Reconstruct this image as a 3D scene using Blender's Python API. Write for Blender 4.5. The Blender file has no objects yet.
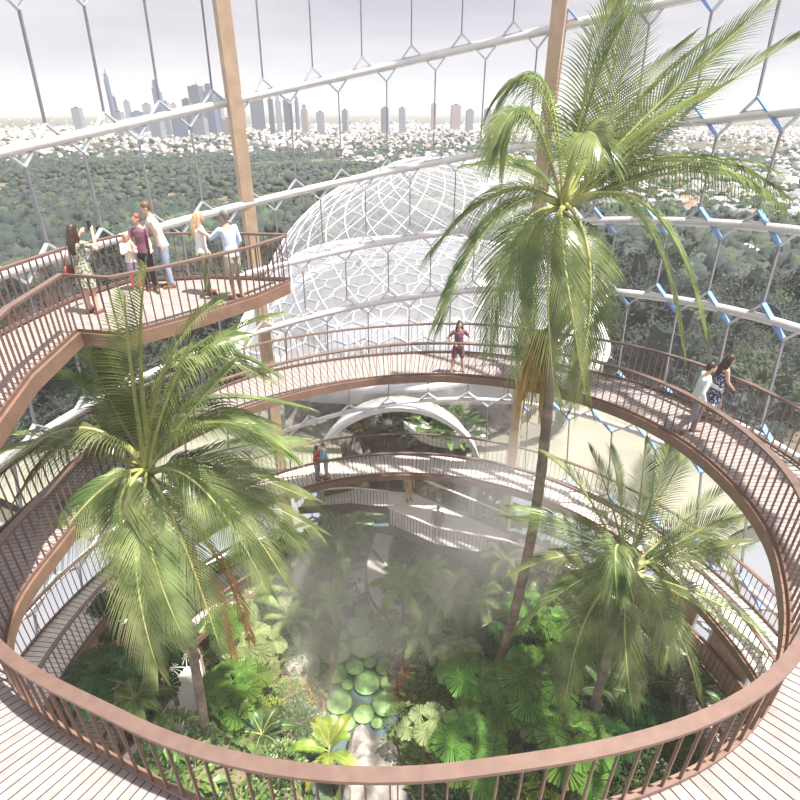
import bpy, math, random
import numpy as np
from mathutils import Vector, Matrix, noise
R = math.radians
PI = math.pi
SC = bpy.context.scene
COL = SC.collection
rnd = random.Random(7)
CAMZ = 20.0
F = 544.0
PITCH = R(28.2)

# ------------------------------------------------------------------ helpers
def ray(u, v):
    x = u - 400; yd = v - 400
    return Vector((x, F*math.cos(PITCH) - yd*math.sin(PITCH), -(F*math.sin(PITCH) + yd*math.cos(PITCH))))
def at_z(u, v, z):            # point on the sight line at world height z
    d = ray(u, v); return Vector((0, 0, CAMZ)) + d*((z-CAMZ)/d.z)
def at_y(u, v, y):            # point on the sight line at world distance y
    d = ray(u, v); return Vector((0, 0, CAMZ)) + d*(y/d.y)
def depth_of(p):
    return p.y*math.cos(PITCH) - (p.z-CAMZ)*math.sin(PITCH)

class MB:
    def __init__(s): s.v = []; s.f = []
    def add(s, vs, fs):
        n = len(s.v); s.v.extend([tuple(p) for p in vs]); s.f.extend([tuple(i+n for i in f) for f in fs])
    def box(s, c, d, rot=None):
        x, y, z = d[0]/2, d[1]/2, d[2]/2
        vs = [Vector((sx*x, sy*y, sz*z)) for sz in (-1, 1) for sy in (-1, 1) for sx in (-1, 1)]
        if rot is not None: vs = [rot @ p for p in vs]
        vs = [p + Vector(c) for p in vs]
        s.add(vs, [(0,2,3,1),(4,5,7,6),(0,1,5,4),(2,6,7,3),(0,4,6,2),(1,3,7,5)])
    def bar(s, a, b, w, h, up=(0, 0, 1)):   # box beam between a and b; w across, h along up
        a = Vector(a); b = Vector(b); d = (b-a); L = d.length
        if L < 1e-6: return
        d.normalize(); up = Vector(up); side = d.cross(up)
        if side.length < 1e-4: side = d.cross(Vector((1, 0, 0)))
        side.normalize(); n = side.cross(d).normalized()
        vs = []
        for p in (a, b):
            for sx, sz in ((-1,-1),(1,-1),(1,1),(-1,1)):
                vs.append(p + side*(sx*w/2) + n*(sz*h/2))
        s.add(vs, [(0,3,2,1),(4,5,6,7),(0,1,5,4),(1,2,6,5),(2,3,7,6),(3,0,4,7)])
    def tube(s, pts, rad, n=8, closed=False, caps=True):
        pts = [Vector(p) for p in pts]; m = len(pts)
        rs = rad if isinstance(rad, (list, tuple)) else [rad]*m
        rings = []; prev = None
        for i, p in enumerate(pts):
            if closed: t = pts[(i+1) % m] - pts[i-1]
            else: t = pts[min(i+1, m-1)] - pts[max(i-1, 0)]
            t.normalize()
            if prev is None:
                a = Vector((0, 0, 1)) if abs(t.z) < .9 else Vector((1, 0, 0))
                a = (a - t*a.dot(t)).normalized()
            else:
                a = prev - t*prev.dot(t)
                a = a.normalized() if a.length > 1e-5 else Vector((1, 0, 0))
            prev = a; b = t.cross(a)
            rings.append([p + (a*math.cos(2*PI*k/n) + b*math.sin(2*PI*k/n))*rs[i] for k in range(n)])
        vs = [q for r in rings for q in r]; fs = []
        for i in range(m if closed else m-1):
            j = (i+1) % m
            for k in range(n):
                fs.append((i*n+k, i*n+(k+1) % n, j*n+(k+1) % n, j*n+k))
        if caps and not closed:
            fs.append(tuple(range(n-1, -1, -1))); fs.append(tuple((m-1)*n+k for k in range(n)))
        s.add(vs, fs)
    def sweep(s, pts, w, h, closed=False, ups=None):   # rectangular section, kept level
        pts = [Vector(p) for p in pts]; m = len(pts); vs = []
        for i, p in enumerate(pts):
            if closed: t = pts[(i+1) % m] - pts[i-1]
            else: t = pts[min(i+1, m-1)] - pts[max(i-1, 0)]
            t.z = 0; t.normalize(); side = Vector((t.y, -t.x, 0))
            for sx, sz in ((-1,-1),(1,-1),(1,1),(-1,1)):
                vs.append(p + side*(sx*w/2) + Vector((0, 0, sz*h/2)))
        fs = []
        for i in range(m if closed else m-1):
            j = (i+1) % m
            for k in range(4): fs.append((i*4+k, i*4+(k+1) % 4, j*4+(k+1) % 4, j*4+k))
        if not closed: fs += [(3,2,1,0), tuple((m-1)*4+k for k in range(4))]
        s.add(vs, fs)
    def ell(s, c, r, n=12, m=8, rot=None):
        vs = []; c = Vector(c)
        for j in range(m+1):
            ph = PI*j/m
            for k in range(n):
                p = Vector((r[0]*math.sin(ph)*math.cos(2*PI*k/n), r[1]*math.sin(ph)*math.sin(2*PI*k/n), r[2]*math.cos(ph)))
                if rot is not None: p = rot @ p
                vs.append(p + c)
        fs = [(j*n+k, (j+1)*n+k, (j+1)*n+(k+1) % n, j*n+(k+1) % n) for j in range(m) for k in range(n)]
        s.add(vs, fs)
    def limb(s, a, ra, b, rb, n=12):
        a = Vector(a); b = Vector(b)
        s.tube([a, a.lerp(b, .5), b], [ra, (ra+rb)/2*1.03, rb], n)
        s.ell(a, (ra, ra, ra), n, 8); s.ell(b, (rb, rb, rb), n, 8)
    def loft(s, secs, n=16):          # secs: (centre, rx, ry)
        vs = []
        for c, rx, ry in secs:
            c = Vector(c)
            for k in range(n): vs.append(c + Vector((rx*math.cos(2*PI*k/n), ry*math.sin(2*PI*k/n), 0)))
        m = len(secs)
        fs = [(i*n+k, i*n+(k+1) % n, (i+1)*n+(k+1) % n, (i+1)*n+k) for i in range(m-1) for k in range(n)]
        fs += [tuple(range(n-1, -1, -1)), tuple((m-1)*n+k for k in range(n))]
        s.add(vs, fs)
    def mesh(s, name, mats, smooth=False):
        me = bpy.data.meshes.new(name); me.from_pydata(s.v, [], s.f)
        for mt in (mats if isinstance(mats, (list, tuple)) else [mats]): me.materials.append(mt)
        if smooth: me.polygons.foreach_set('use_smooth', [True]*len(me.polygons))
        me.update(); return me
    def obj(s, name, mats, parent=None, smooth=False):
        return link(name, s.mesh(name, mats, smooth), parent)

def link(name, me, parent=None):
    o = bpy.data.objects.new(name, me); COL.objects.link(o)
    if parent is not None: o.parent = parent
    return o
def tag(o, label=None, cat=None, group=None, kind=None):
    if label: o['label'] = label
    if cat: o['category'] = cat
    if group: o['group'] = group
    if kind: o['kind'] = kind
    return o
def thing(name, loc, label, cat, group=None, rz=0, kind=None):
    o = bpy.data.objects.new(name, None); COL.objects.link(o); o.empty_display_size = .2
    o.location = loc; o.rotation_euler = (0, 0, rz)
    return tag(o, label, cat, group, kind)
def copy_tree(o, parent=None):
    c = o.copy(); COL.objects.link(c); c.parent = parent
    for ch in list(o.children): copy_tree(ch, c)
    return c
def local(mb, loc):              # shift a world-coordinate mesh builder into the frame of a thing
    l = Vector(loc); mb.v = [(p[0]-l.x, p[1]-l.y, p[2]-l.z) for p in mb.v]; return mb
def np_mesh(name, V, Fq, mats, smooth=False, matidx=None):
    me = bpy.data.meshes.new(name)
    V = np.asarray(V, dtype=np.float32); Fq = np.asarray(Fq, dtype=np.int32)
    k = Fq.shape[1]
    me.vertices.add(len(V)); me.vertices.foreach_set('co', V.ravel())
    me.loops.add(Fq.size); me.loops.foreach_set('vertex_index', Fq.ravel())
    me.polygons.add(len(Fq)); me.polygons.foreach_set('loop_start', np.arange(0, Fq.size, k, dtype=np.int32))
    me.polygons.foreach_set('loop_total', np.full(len(Fq), k, dtype=np.int32))
    for mt in (mats if isinstance(mats, (list, tuple)) else [mats]): me.materials.append(mt)
    if matidx is not None: me.polygons.foreach_set('material_index', np.asarray(matidx, dtype=np.int32))
    if smooth: me.polygons.foreach_set('use_smooth', np.ones(len(Fq), dtype=bool))
    me.update(calc_edges=True); me.validate(); return me

# ------------------------------------------------------------------ materials
def newmat(name):
    m = bpy.data.materials.new(name); m.use_nodes = True
    nt = m.node_tree; nt.nodes.clear()
    out = nt.nodes.new('ShaderNodeOutputMaterial'); return m, nt, out
def N(nt, t, **kw):
    n = nt.nodes.new(t)
    for k, v in kw.items():
        if k in n.inputs: n.inputs[k].default_value = v
        else: setattr(n, k, v)
    return n
def rgb(c): return (c[0], c[1], c[2], 1)
def noisecol(nt, c1, c2, scale=5, detail=3, coord='Object', lo=.35, hi=.65, rand=0):
    tc = N(nt, 'ShaderNodeTexCoord'); nz = N(nt, 'ShaderNodeTexNoise'); nz.inputs['Scale'].default_value = scale
    nz.inputs['Detail'].default_value = detail
    nt.links.new(tc.outputs[coord], nz.inputs['Vector'])
    rp = N(nt, 'ShaderNodeValToRGB'); e = rp.color_ramp.elements
    e[0].position = lo; e[0].color = rgb(c1); e[1].position = hi; e[1].color = rgb(c2)
    nt.links.new(nz.outputs['Fac'], rp.inputs['Fac'])
    if rand:
        oi = N(nt, 'ShaderNodeObjectInfo'); hs = N(nt, 'ShaderNodeHueSaturation')
        mr = N(nt, 'ShaderNodeMapRange'); mr.inputs['To Min'].default_value = 1-rand; mr.inputs['To Max'].default_value = 1+rand
        nt.links.new(oi.outputs['Random'], mr.inputs['Value']); nt.links.new(mr.outputs[0], hs.inputs['Value'])
        mr2 = N(nt, 'ShaderNodeMapRange'); mr2.inputs['To Min'].default_value = .48; mr2.inputs['To Max'].default_value = .52
        nt.links.new(oi.outputs['Random'], mr2.inputs['Value']); nt.links.new(mr2.outputs[0], hs.inputs['Hue'])
        nt.links.new(rp.outputs['Color'], hs.inputs['Color']); return hs.outputs['Color'], nz
    return rp.outputs['Color'], nz
def mat(name, c1, c2=None, scale=5, rough=.6, metal=0, bump=0, rand=0, coord='Object', spec=.5, lo=.35, hi=.65, detail=3, bscale=None):
    m, nt, out = newmat(name); b = N(nt, 'ShaderNodeBsdfPrincipled')
    b.inputs['Roughness'].default_value = rough; b.inputs['Metallic'].default_value = metal
    b.inputs['Specular IOR Level'].default_value = spec
    c2 = c2 or tuple(min(1, x*1.18) for x in c1)
    col, nz = noisecol(nt, c1, c2, scale, detail, coord, lo, hi, rand)
    nt.links.new(col, b.inputs['Base Color'])
    if bump:
        bp = N(nt, 'ShaderNodeBump'); bp.inputs['Strength'].default_value = bump; bp.inputs['Distance'].default_value = .05
        if bscale:
            tc = N(nt, 'ShaderNodeTexCoord'); nz = N(nt, 'ShaderNodeTexNoise'); nz.inputs['Scale'].default_value = bscale
            nt.links.new(tc.outputs[coord], nz.inputs['Vector'])
        nt.links.new(nz.outputs['Fac'], bp.inputs['Height']); nt.links.new(bp.outputs[0], b.inputs['Normal'])
    nt.links.new(b.outputs[0], out.inputs['Surface']); return m
def leafmat(name, c1, c2, scale=3, rough=.4, trans=.35, rand=.15, tcol=None, spec=.5):
    m, nt, out = newmat(name); b = N(nt, 'ShaderNodeBsdfPrincipled')
    b.inputs['Roughness'].default_value = rough; b.inputs['Specular IOR Level'].default_value = spec
    col, nz = noisecol(nt, c1, c2, scale, 2, 'Object', .35, .65, rand)
    nt.links.new(col, b.inputs['Base Color'])
    t = N(nt, 'ShaderNodeBsdfTranslucent'); mx = N(nt, 'ShaderNodeMixShader'); mx.inputs[0].default_value = trans
    br = N(nt, 'ShaderNodeMixRGB', blend_type='MULTIPLY'); br.inputs[0].default_value = 1
    br.inputs[2].default_value = rgb(tcol or (1.25, 1.35, .7)); nt.links.new(col, br.inputs[1])
    nt.links.new(br.outputs[0], t.inputs['Color'])
    nt.links.new(b.outputs[0], mx.inputs[1]); nt.links.new(t.outputs[0], mx.inputs[2])
    nt.links.new(mx.outputs[0], out.inputs['Surface']); return m
def radial_boards(name, c1, c2, cx, cy, nb, gap=.07):
    # planks laid like spokes about (cx, cy): board and gap from the polar angle
    m, nt, out = newmat(name); b = N(nt, 'ShaderNodeBsdfPrincipled'); b.inputs['Roughness'].default_value = .75; b.inputs['Specular IOR Level'].default_value = .2
    tc = N(nt, 'ShaderNodeTexCoord'); sp = N(nt, 'ShaderNodeSeparateXYZ'); nt.links.new(tc.outputs['Object'], sp.inputs[0])
    def M(op, a, bb=None):
        n = N(nt, 'ShaderNodeMath', operation=op)
        for i, q in enumerate((a, bb)):
            if q is None: continue
            if isinstance(q, (int, float)): n.inputs[i].default_value = q
            else: nt.links.new(q, n.inputs[i])
        return n.outputs[0]
    x = M('SUBTRACT', sp.outputs[0], cx); y = M('SUBTRACT', sp.outputs[1], cy)
    a = M('MULTIPLY', M('ARCTAN2', y, x), nb/(2*PI)); a = M('ADD', a, 1000.0)
    fr = M('FRACT', a); cell = M('FLOOR', a)
    g = M('LESS_THAN', fr, gap)
    wn = N(nt, 'ShaderNodeTexWhiteNoise', noise_dimensions='1D'); nt.links.new(cell, wn.inputs['W'])
    col, nz = noisecol(nt, c1, c2, 6, 4)
    mx = N(nt, 'ShaderNodeMixRGB', blend_type='MULTIPLY'); mx.inputs[0].default_value = .14
    nt.links.new(col, mx.inputs[1]); nt.links.new(wn.outputs['Value'], mx.inputs[2])
    m2 = N(nt, 'ShaderNodeMixRGB'); nt.links.new(g, m2.inputs[0]); nt.links.new(mx.outputs[0], m2.inputs[1])
    m2.inputs[2].default_value = (.035, .025, .025, 1)
    nt.links.new(m2.outputs[0], b.inputs['Base Color'])
    bp = N(nt, 'ShaderNodeBump', invert=True); bp.inputs['Distance'].default_value = .01; nt.links.new(g, bp.inputs['Height'])
    nt.links.new(bp.outputs[0], b.inputs['Normal'])
    nt.links.new(b.outputs[0], out.inputs['Surface']); return m
def glassmat(name, milk=.08, gloss=.05, tint=(.97, .98, 1.0)):
    m, nt, out = newmat(name)
    tr = N(nt, 'ShaderNodeBsdfTransparent'); tr.inputs[0].default_value = rgb(tint)
    gl = N(nt, 'ShaderNodeBsdfGlossy'); gl.inputs['Roughness'].default_value = .08
    df = N(nt, 'ShaderNodeBsdfDiffuse'); df.inputs[0].default_value = (.9, .9, .92, 1)
    tl = N(nt, 'ShaderNodeBsdfTranslucent'); tl.inputs[0].default_value = (.9, .9, .92, 1)
    m0 = N(nt, 'ShaderNodeMixShader'); m0.inputs[0].default_value = .6
    nt.links.new(df.outputs[0], m0.inputs[1]); nt.links.new(tl.outputs[0], m0.inputs[2])
    m1 = N(nt, 'ShaderNodeMixShader'); m1.inputs[0].default_value = milk
    nt.links.new(tr.outputs[0], m1.inputs[1]); nt.links.new(m0.outputs[0], m1.inputs[2])
    m2 = N(nt, 'ShaderNodeMixShader'); m2.inputs[0].default_value = gloss
    nt.links.new(m1.outputs[0], m2.inputs[1]); nt.links.new(gl.outputs[0], m2.inputs[2])
    nt.links.new(m2.outputs[0], out.inputs['Surface']); return m

M_bronze = mat('bronze_paint', (.19, .12, .10), (.23, .15, .12), 8, .42, .25)
M_rail = mat('handrail_bronze', (.185, .12, .10), (.22, .145, .12), 8, .46, .3)
M_fascia = mat('fascia_copper', (.21, .125, .09), (.26, .16, .115), 4, .5, .1)
M_under = mat('deck_soffit', (.55, .42, .33), None, 4, .7)
M_beam = mat('white_steel_tube', (.72, .70, .71), (.80, .78, .79), 3, .3, .35)
M_strut = mat('grey_steel_fin', (.27, .26, .29), (.33, .32, .35), 4, .4, .4)
M_arm = mat('pale_steel_fin', (.60, .62, .68), None, 4, .35, .3)
M_skyarm = mat('sky_tint_steel_fin', (.20, .36, .72), (.26, .42, .78), 4, .4, .1)  # blue stands for sky caught on the fin edges, put into the colour
M_post = mat('laminated_timber', (.52, .37, .26), (.62, .46, .33), 3, .55, 0, .1)
# stretched grain along the post
M_glass = glassmat('facade_glass', .035, .025)
M_glass2 = glassmat('gridshell_glass', .16, .04)
M_white = mat('white_painted_steel', (.80, .79, .80), (.86, .85, .86), 4, .5)
M_stone = mat('pale_concrete_path', (.76, .71, .65), (.86, .81, .75), 3, .8, 0, .2)
M_soil = mat('garden_soil', (.10, .09, .05), (.24, .20, .12), 1.2, .95, 0, .6)
M_rock = mat('grey_rock', (.20, .18, .17), (.42, .38, .36), 2.2, .9, 0, .8, bscale=6)
M_rockw = mat('pale_rock', (.40, .36, .33), (.50, .46, .42), 2, .85, 0, .15)
M_palm = leafmat('palm_leaflet', (.115, .175, .055), (.33, .39, .17), 1.6, .26, .40, .2, (1.06, 1.14, .8))
M_palmd = leafmat('palm_leaflet_dry', (.42, .26, .08), (.60, .42, .16), 2, .5, .4, .1, (1.1, 1, .7))
M_rachis = mat('palm_rachis', (.30, .34, .11), (.45, .45, .18), 3, .45)
M_trunk = mat('palm_bark', (.15, .105, .085), (.33, .255, .21), 2.5, .85, 0, .5, detail=6)
M_shaft = mat('palm_crownshaft', (.20, .26, .09), (.30, .34, .13), 3, .4)
M_fan = leafmat('fan_leaf', (.09, .20, .035), (.20, .34, .075), 1.5, .3, .35, .3)
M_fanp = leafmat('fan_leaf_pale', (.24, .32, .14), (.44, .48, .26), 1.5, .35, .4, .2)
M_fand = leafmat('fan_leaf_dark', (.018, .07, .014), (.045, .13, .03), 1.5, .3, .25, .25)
M_shrub = leafmat('shrub_leaf', (.10, .18, .05), (.24, .33, .10), 2.5, .4, .35, .25)
M_lime = leafmat('lime_leaf', (.20, .30, .045), (.42, .48, .09), 2.5, .4, .4, .2)
M_yellow = leafmat('yellow_leaf', (.50, .36, .04), (.70, .55, .12), 2.5, .4, .4, .2, (1.1, 1, .6))
M_red = leafmat('rusty_leaf', (.28, .11, .06), (.45, .22, .12), 2.5, .5, .3, .2, (1.2, .9, .7))
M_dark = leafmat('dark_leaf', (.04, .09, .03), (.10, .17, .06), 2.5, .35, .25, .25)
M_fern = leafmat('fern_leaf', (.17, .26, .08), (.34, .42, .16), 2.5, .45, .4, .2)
M_pad = mat('lily_pad_green', (.20, .33, .12), (.34, .46, .21), 2, .4, 0, .1, .12)
M_padrim = mat('lily_pad_rim', (.16, .27, .07), (.25, .34, .12), 4, .5)
M_petal = mat('lily_petal', (.8, .5, .6), (.9, .75, .8), 4, .5)
M_water, nt, out = newmat('pond_water')
b = N(nt, 'ShaderNodeBsdfPrincipled'); b.inputs['Base Color'].default_value = (.10, .15, .16, 1); b.inputs['Roughness'].default_value = .06
b.inputs['Specular IOR Level'].default_value = 1.0
nz = N(nt, 'ShaderNodeTexNoise'); nz.inputs['Scale'].default_value = 6; bp = N(nt, 'ShaderNodeBump'); bp.inputs['Strength'].default_value = .15
bp.inputs['Distance'].default_value = .02
nt.links.new(nz.outputs['Fac'], bp.inputs['Height']); nt.links.new(bp.outputs[0], b.inputs['Normal']); nt.links.new(b.outputs[0], out.inputs['Surface'])

# ------------------------------------------------------------------ camera, sky, sun
cam = bpy.data.cameras.new('camera'); co = bpy.data.objects.new('camera', cam); COL.objects.link(co)
co.location = (0, 0, CAMZ); co.rotation_euler = (PI/2 - PITCH, 0, 0)
cam.sensor_width = 36; cam.lens = 36*F/800; cam.clip_start = .1; cam.clip_end = 30000
SC.camera = co
w = bpy.data.worlds.new('sky'); SC.world = w; w.use_nodes = True; nt = w.node_tree; nt.nodes.clear()
out = N(nt, 'ShaderNodeOutputWorld'); bg = N(nt, 'ShaderNodeBackground')
tc = N(nt, 'ShaderNodeTexCoord'); sp = N(nt, 'ShaderNodeSeparateXYZ'); nt.links.new(tc.outputs['Generated'], sp.inputs[0])
rp = N(nt, 'ShaderNodeValToRGB'); nt.links.new(sp.outputs[2], rp.inputs[0]); e = rp.color_ramp.elements
e[0].position = 0.0; e[0].color = (.80, .82, .86, 1); e[1].position = .6; e[1].color = (.98, .97, 1, 1)
q = e.new(.05); q.color = (.76, .76, .82, 1)
q = e.new(.15); q.color = (.58, .55, .63, 1)
q = e.new(.32); q.color = (.80, .80, .88, 1)
mp = N(nt, 'ShaderNodeMapping'); mp.inputs['Scale'].default_value = (1.2, 1.2, 9); nt.links.new(tc.outputs['Generated'], mp.inputs['Vector'])
nz = N(nt, 'ShaderNodeTexNoise'); nz.inputs['Scale'].default_value = 2.2; nz.inputs['Detail'].default_value = 5
nt.links.new(mp.outputs[0], nz.inputs['Vector'])
r2 = N(nt, 'ShaderNodeValToRGB'); r2.color_ramp.elements[0].position = .4; r2.color_ramp.elements[1].position = .72
r2.color_ramp.elements[0].color = (0, 0, 0, 1)
nt.links.new(nz.outputs['Fac'], r2.inputs[0])
mx = N(nt, 'ShaderNodeMixRGB'); nt.links.new(r2.outputs[0], mx.inputs[0]); nt.links.new(rp.outputs[0], mx.inputs[1])
mx.inputs[2].default_value = (.88, .85, .87, 1)
nt.links.new(mx.outputs[0], bg.inputs[0]); bg.inputs[1].default_value = .68
nt.links.new(bg.outputs[0], out.inputs[0])
sun = bpy.data.lights.new('sun', 'SUN'); so = bpy.data.objects.new('sun', sun); COL.objects.link(so)
SUNDIR = Vector((.36, -.14, 1.0)).normalized()    # towards the sun: high on the right
so.rotation_euler = SUNDIR.to_track_quat('Z', 'Y').to_euler(); so.location = (10, 15, 60)
sun.energy = 7.2; sun.color = (1, .93, .84); sun.angle = R(.8)
SC.view_settings.view_transform = 'Standard'; SC.view_settings.look = 'None'; SC.view_settings.gamma = 1
SC.view_settings.exposure = 0.56; SC.view_settings.use_curve_mapping = False
SC.cycles.use_denoising = True
SC.cycles.max_bounces = 6; SC.cycles.transparent_max_bounces = 12; SC.cycles.diffuse_bounces = 3
SC.cycles.volume_bounces = 4
SC.cycles.caustics_reflective = False; SC.cycles.caustics_refractive = False
# ------------------------------------------------------------------ glass enclosure
CX, CY = .2, 9.1
PROF = [(-3, 14.2), (0, 13.6), (6.4, 12.0), (10, 10.9), (13.5, 10.1), (17, 9.85), (20, 9.8), (26, 9.2), (34, 8.0)]
def rprof(z):
    for (z0, r0), (z1, r1) in zip(PROF, PROF[1:]):
        if z <= z1: return r0 + (r1-r0)*(z-z0)/(z1-z0)
    return PROF[-1][1]
PL = [(26.2, .19, .06), (23.5, .19, .058), (20.64, .192, .058), (18.4, .185, -.01), (16.0, .162, .008),
      (13.82, .155, .012), (10.55, .14, .03), (7.9, .16, .1), (4.6, .10, .03), (1.6, .03, 0)]
def fz(j, az, dz=0):            # az: angle from +y towards +x
    a, b, c = PL[j]; z = a; 
    for _ in range(8):
        r = rprof(z); z = a + b*r*math.sin(az) + c*r*math.cos(az)
    return z + dz
def fp(az, z, dr=0):
    r = rprof(z) + dr; return Vector((CX + r*math.sin(az), CY + r*math.cos(az), z))
NC = 42; DA = 2*PI/NC; A0 = .013; AZM = R(118)
ARC_R, ARC_Z, ARC_X = 3.62, 5.0, -.12
def in_arch(p, m=0):
    return p.y > CY and math.hypot(p.x-ARC_X, p.z-ARC_Z) < ARC_R+m or (p.y > CY and abs(p.x-ARC_X) < ARC_R+m and p.z < ARC_Z)

wall = thing('wall_back', (0, 0, 0), 'curved glass wall of tall hexagon panes with white tubular rings', 'glass wall', kind='structure')
# skin: one continuous curved sheet, opening left for the garden arch
g = MB(); na = 168; zs = [-1.0 + .35*i for i in range(84)]
idx = {}
def gv(i, j):
    if (i, j) not in idx:
        idx[(i, j)] = len(g.v); g.v.append(tuple(fp(-AZM + 2*AZM*i/na, zs[j], .16)))
    return idx[(i, j)]
for i in range(na):
    for j in range(len(zs)-1):
        c = fp(-AZM + 2*AZM*(i+.5)/na, (zs[j]+zs[j+1])/2)
        if in_arch(c, -.1): continue
        g.f.append((gv(i, j), gv(i+1, j), gv(i+1, j+1), gv(i, j+1)))
gs = g.obj('glass_skin', M_glass, wall, True)
for j in range(len(PL)):
    run = []
    runs = [run]
    for k in range(161):
        az = -AZM + 2*AZM*k/160
        p = fp(az, fz(j, az), -.02)
        if in_arch(p, .1):
            if run: run = []; runs.append(run)
            continue
        run.append(p)
    for run in runs:
        if len(run) > 2:
            m = MB(); m.tube(run, .115 if j < 6 else .095, 10)
            m.obj('ring_beam', M_beam, wall, True)
cnt = 0
reststrut = MB()
arms = MB(); arms_sky = MB()
for j in range(len(PL)-1):
    sh = (j % 2 == 0)           # rows: 0 is above ring 1
    base = A0 + (DA/2 if sh else 0)
    for k in range(-14, 15):
        az = base + k*DA
        if abs(az) > AZM: continue
        zt = fz(j, az) - .38; zb = fz(j+1, az) + .38
        if zt - zb < .3: continue
        a = fp(az, zt, -.02); b_ = fp(az, zb, -.02)
        if in_arch(a, .2) or in_arch(b_, .2): continue
        rad = Vector((math.sin(az), math.cos(az), 0))
        vis = 1 <= j <= 5 and abs(az) < R(52)
        m = MB() if (vis and cnt < 100) else reststrut
        m.bar(a, b_, .022, .085, rad)
        m.bar(a-rad*.05, b_-rad*.05, .036, .015, rad)
        if m is not reststrut:
            m.obj('strut', M_strut, wall); cnt += 1
        for node, jj, dz in ((a, j, .38), (b_, j+1, -.38)):
            if jj == 0: continue
            for sg in (-1, 1):
                az2 = az + sg*DA*.5
                mz = fz(jj, az + sg*DA*.25)
                mid = fp(az + sg*DA*.25, mz, 0)
                tgt = fp(az2, fz(jj, az2) + (.38 if node is a else -.38), -.02)
                end = node.lerp(tgt, .5)
                down_right = (node is a and False)
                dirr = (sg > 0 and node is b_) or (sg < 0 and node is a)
                tgtmb = arms_sky if (dirr and az > R(24)) else arms  # arms on the right get the sky's reflection as painted blue
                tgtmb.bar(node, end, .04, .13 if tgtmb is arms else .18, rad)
tag(reststrut.obj('strut', M_strut, wall), kind='stuff')
arms.obj('zigzag_brace', M_arm, wall); arms_sky.obj('zigzag_brace', M_skyarm, wall)['label'] = 'angled braces on the right side, sky reflection painted blue'

# arch rim and the planted grotto behind it
def archpt(t, r, y):
    return Vector((ARC_X + r*math.cos(t), y, ARC_Z + r*math.sin(t)))
def archy(p):
    for _ in range(6): p.y = CY + math.sqrt(max(1, rprof(p.z)**2 - (p.x-CX)**2))
    return p
portal = thing('arch_portal', (0, 21, 0), 'white rounded arch opening at the foot of the glass wall', 'arch')
m = MB(); rim = []
for i in range(41):
    t = -.0 + PI*i/40
    rim.append((archy(archpt(t, ARC_R, 20)), archy(archpt(t, ARC_R+.22, 20))))
rim = [(archy(Vector((ARC_X+ARC_R, 20, .2))), archy(Vector((ARC_X+ARC_R+.22, 20, .2))))] + rim + [(archy(Vector((ARC_X-ARC_R, 20, .2))), archy(Vector((ARC_X-ARC_R-.22, 20, .2))))]
vs = []; 
for a, b_ in rim:
    vs += [a+Vector((0,-.25,0)), b_+Vector((0,-.25,0)), b_+Vector((0,.35,0)), a+Vector((0,.35,0))]
fs = [(i*4+k, i*4+(k+1)%4, i*4+4+(k+1)%4, i*4+4+k) for i in range(len(rim)-1) for k in range(4)]
m.add(vs, fs); local(m, (0, 21, 0)); m.obj('arch_rim', M_white, portal)
m = MB(); n = len(rim)          # vault running back from the arch
vs = []
for dy in (.3, .8, 1.2):
    for a, b_ in rim: vs.append(a + Vector((0, dy, 0)))
fs = [(r*n+i, r*n+i+1, (r+1)*n+i+1, (r+1)*n+i) for r in range(2) for i in range(n-1)]
m.add(vs, fs); local(m, (0, 21, 0)); m.obj('tunnel_lining', M_rock, portal)

# laminated posts
def on_prof(u, v, r):
    d = ray(u, v); o = Vector((0, 0, CAMZ)); best = None; t = .004
    while t < .2:
        p = o + d*t
        if p.y > 6 and math.hypot(p.x-CX, p.y-CY) > r: return p
        t += .00002
for (ua, va, ub, vb, lab) in ((221, 0, 279, 450, 'tall laminated timber post behind the viewing platform'),
                              (561, 0, 508, 500, 'tall laminated timber post behind the tallest palm')):
    a = on_prof(ua, va, 9.35); b_ = on_prof(ub, vb, 11.25 if ub < 400 else 11.3)
    d = (a - b_).normalized()
    top = a + d*((30-a.z)/d.z); bot = b_ - d*((b_.z-.2)/d.z)
    t = thing('timber_post', bot, lab, 'post', 'timber posts inside the glass wall')
    rad = Vector((bot.x-CX, bot.y-CY, 0)).normalized()
    m = MB(); m.bar(bot, top, .36, .52, rad); local(m, bot); m.obj('shaft', M_post, t)
    m = MB(); m.box(bot+Vector((0,0,.1)), (.7, .7, .2)); local(m, bot); m.obj('foot_plate', M_beam, t)

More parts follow.
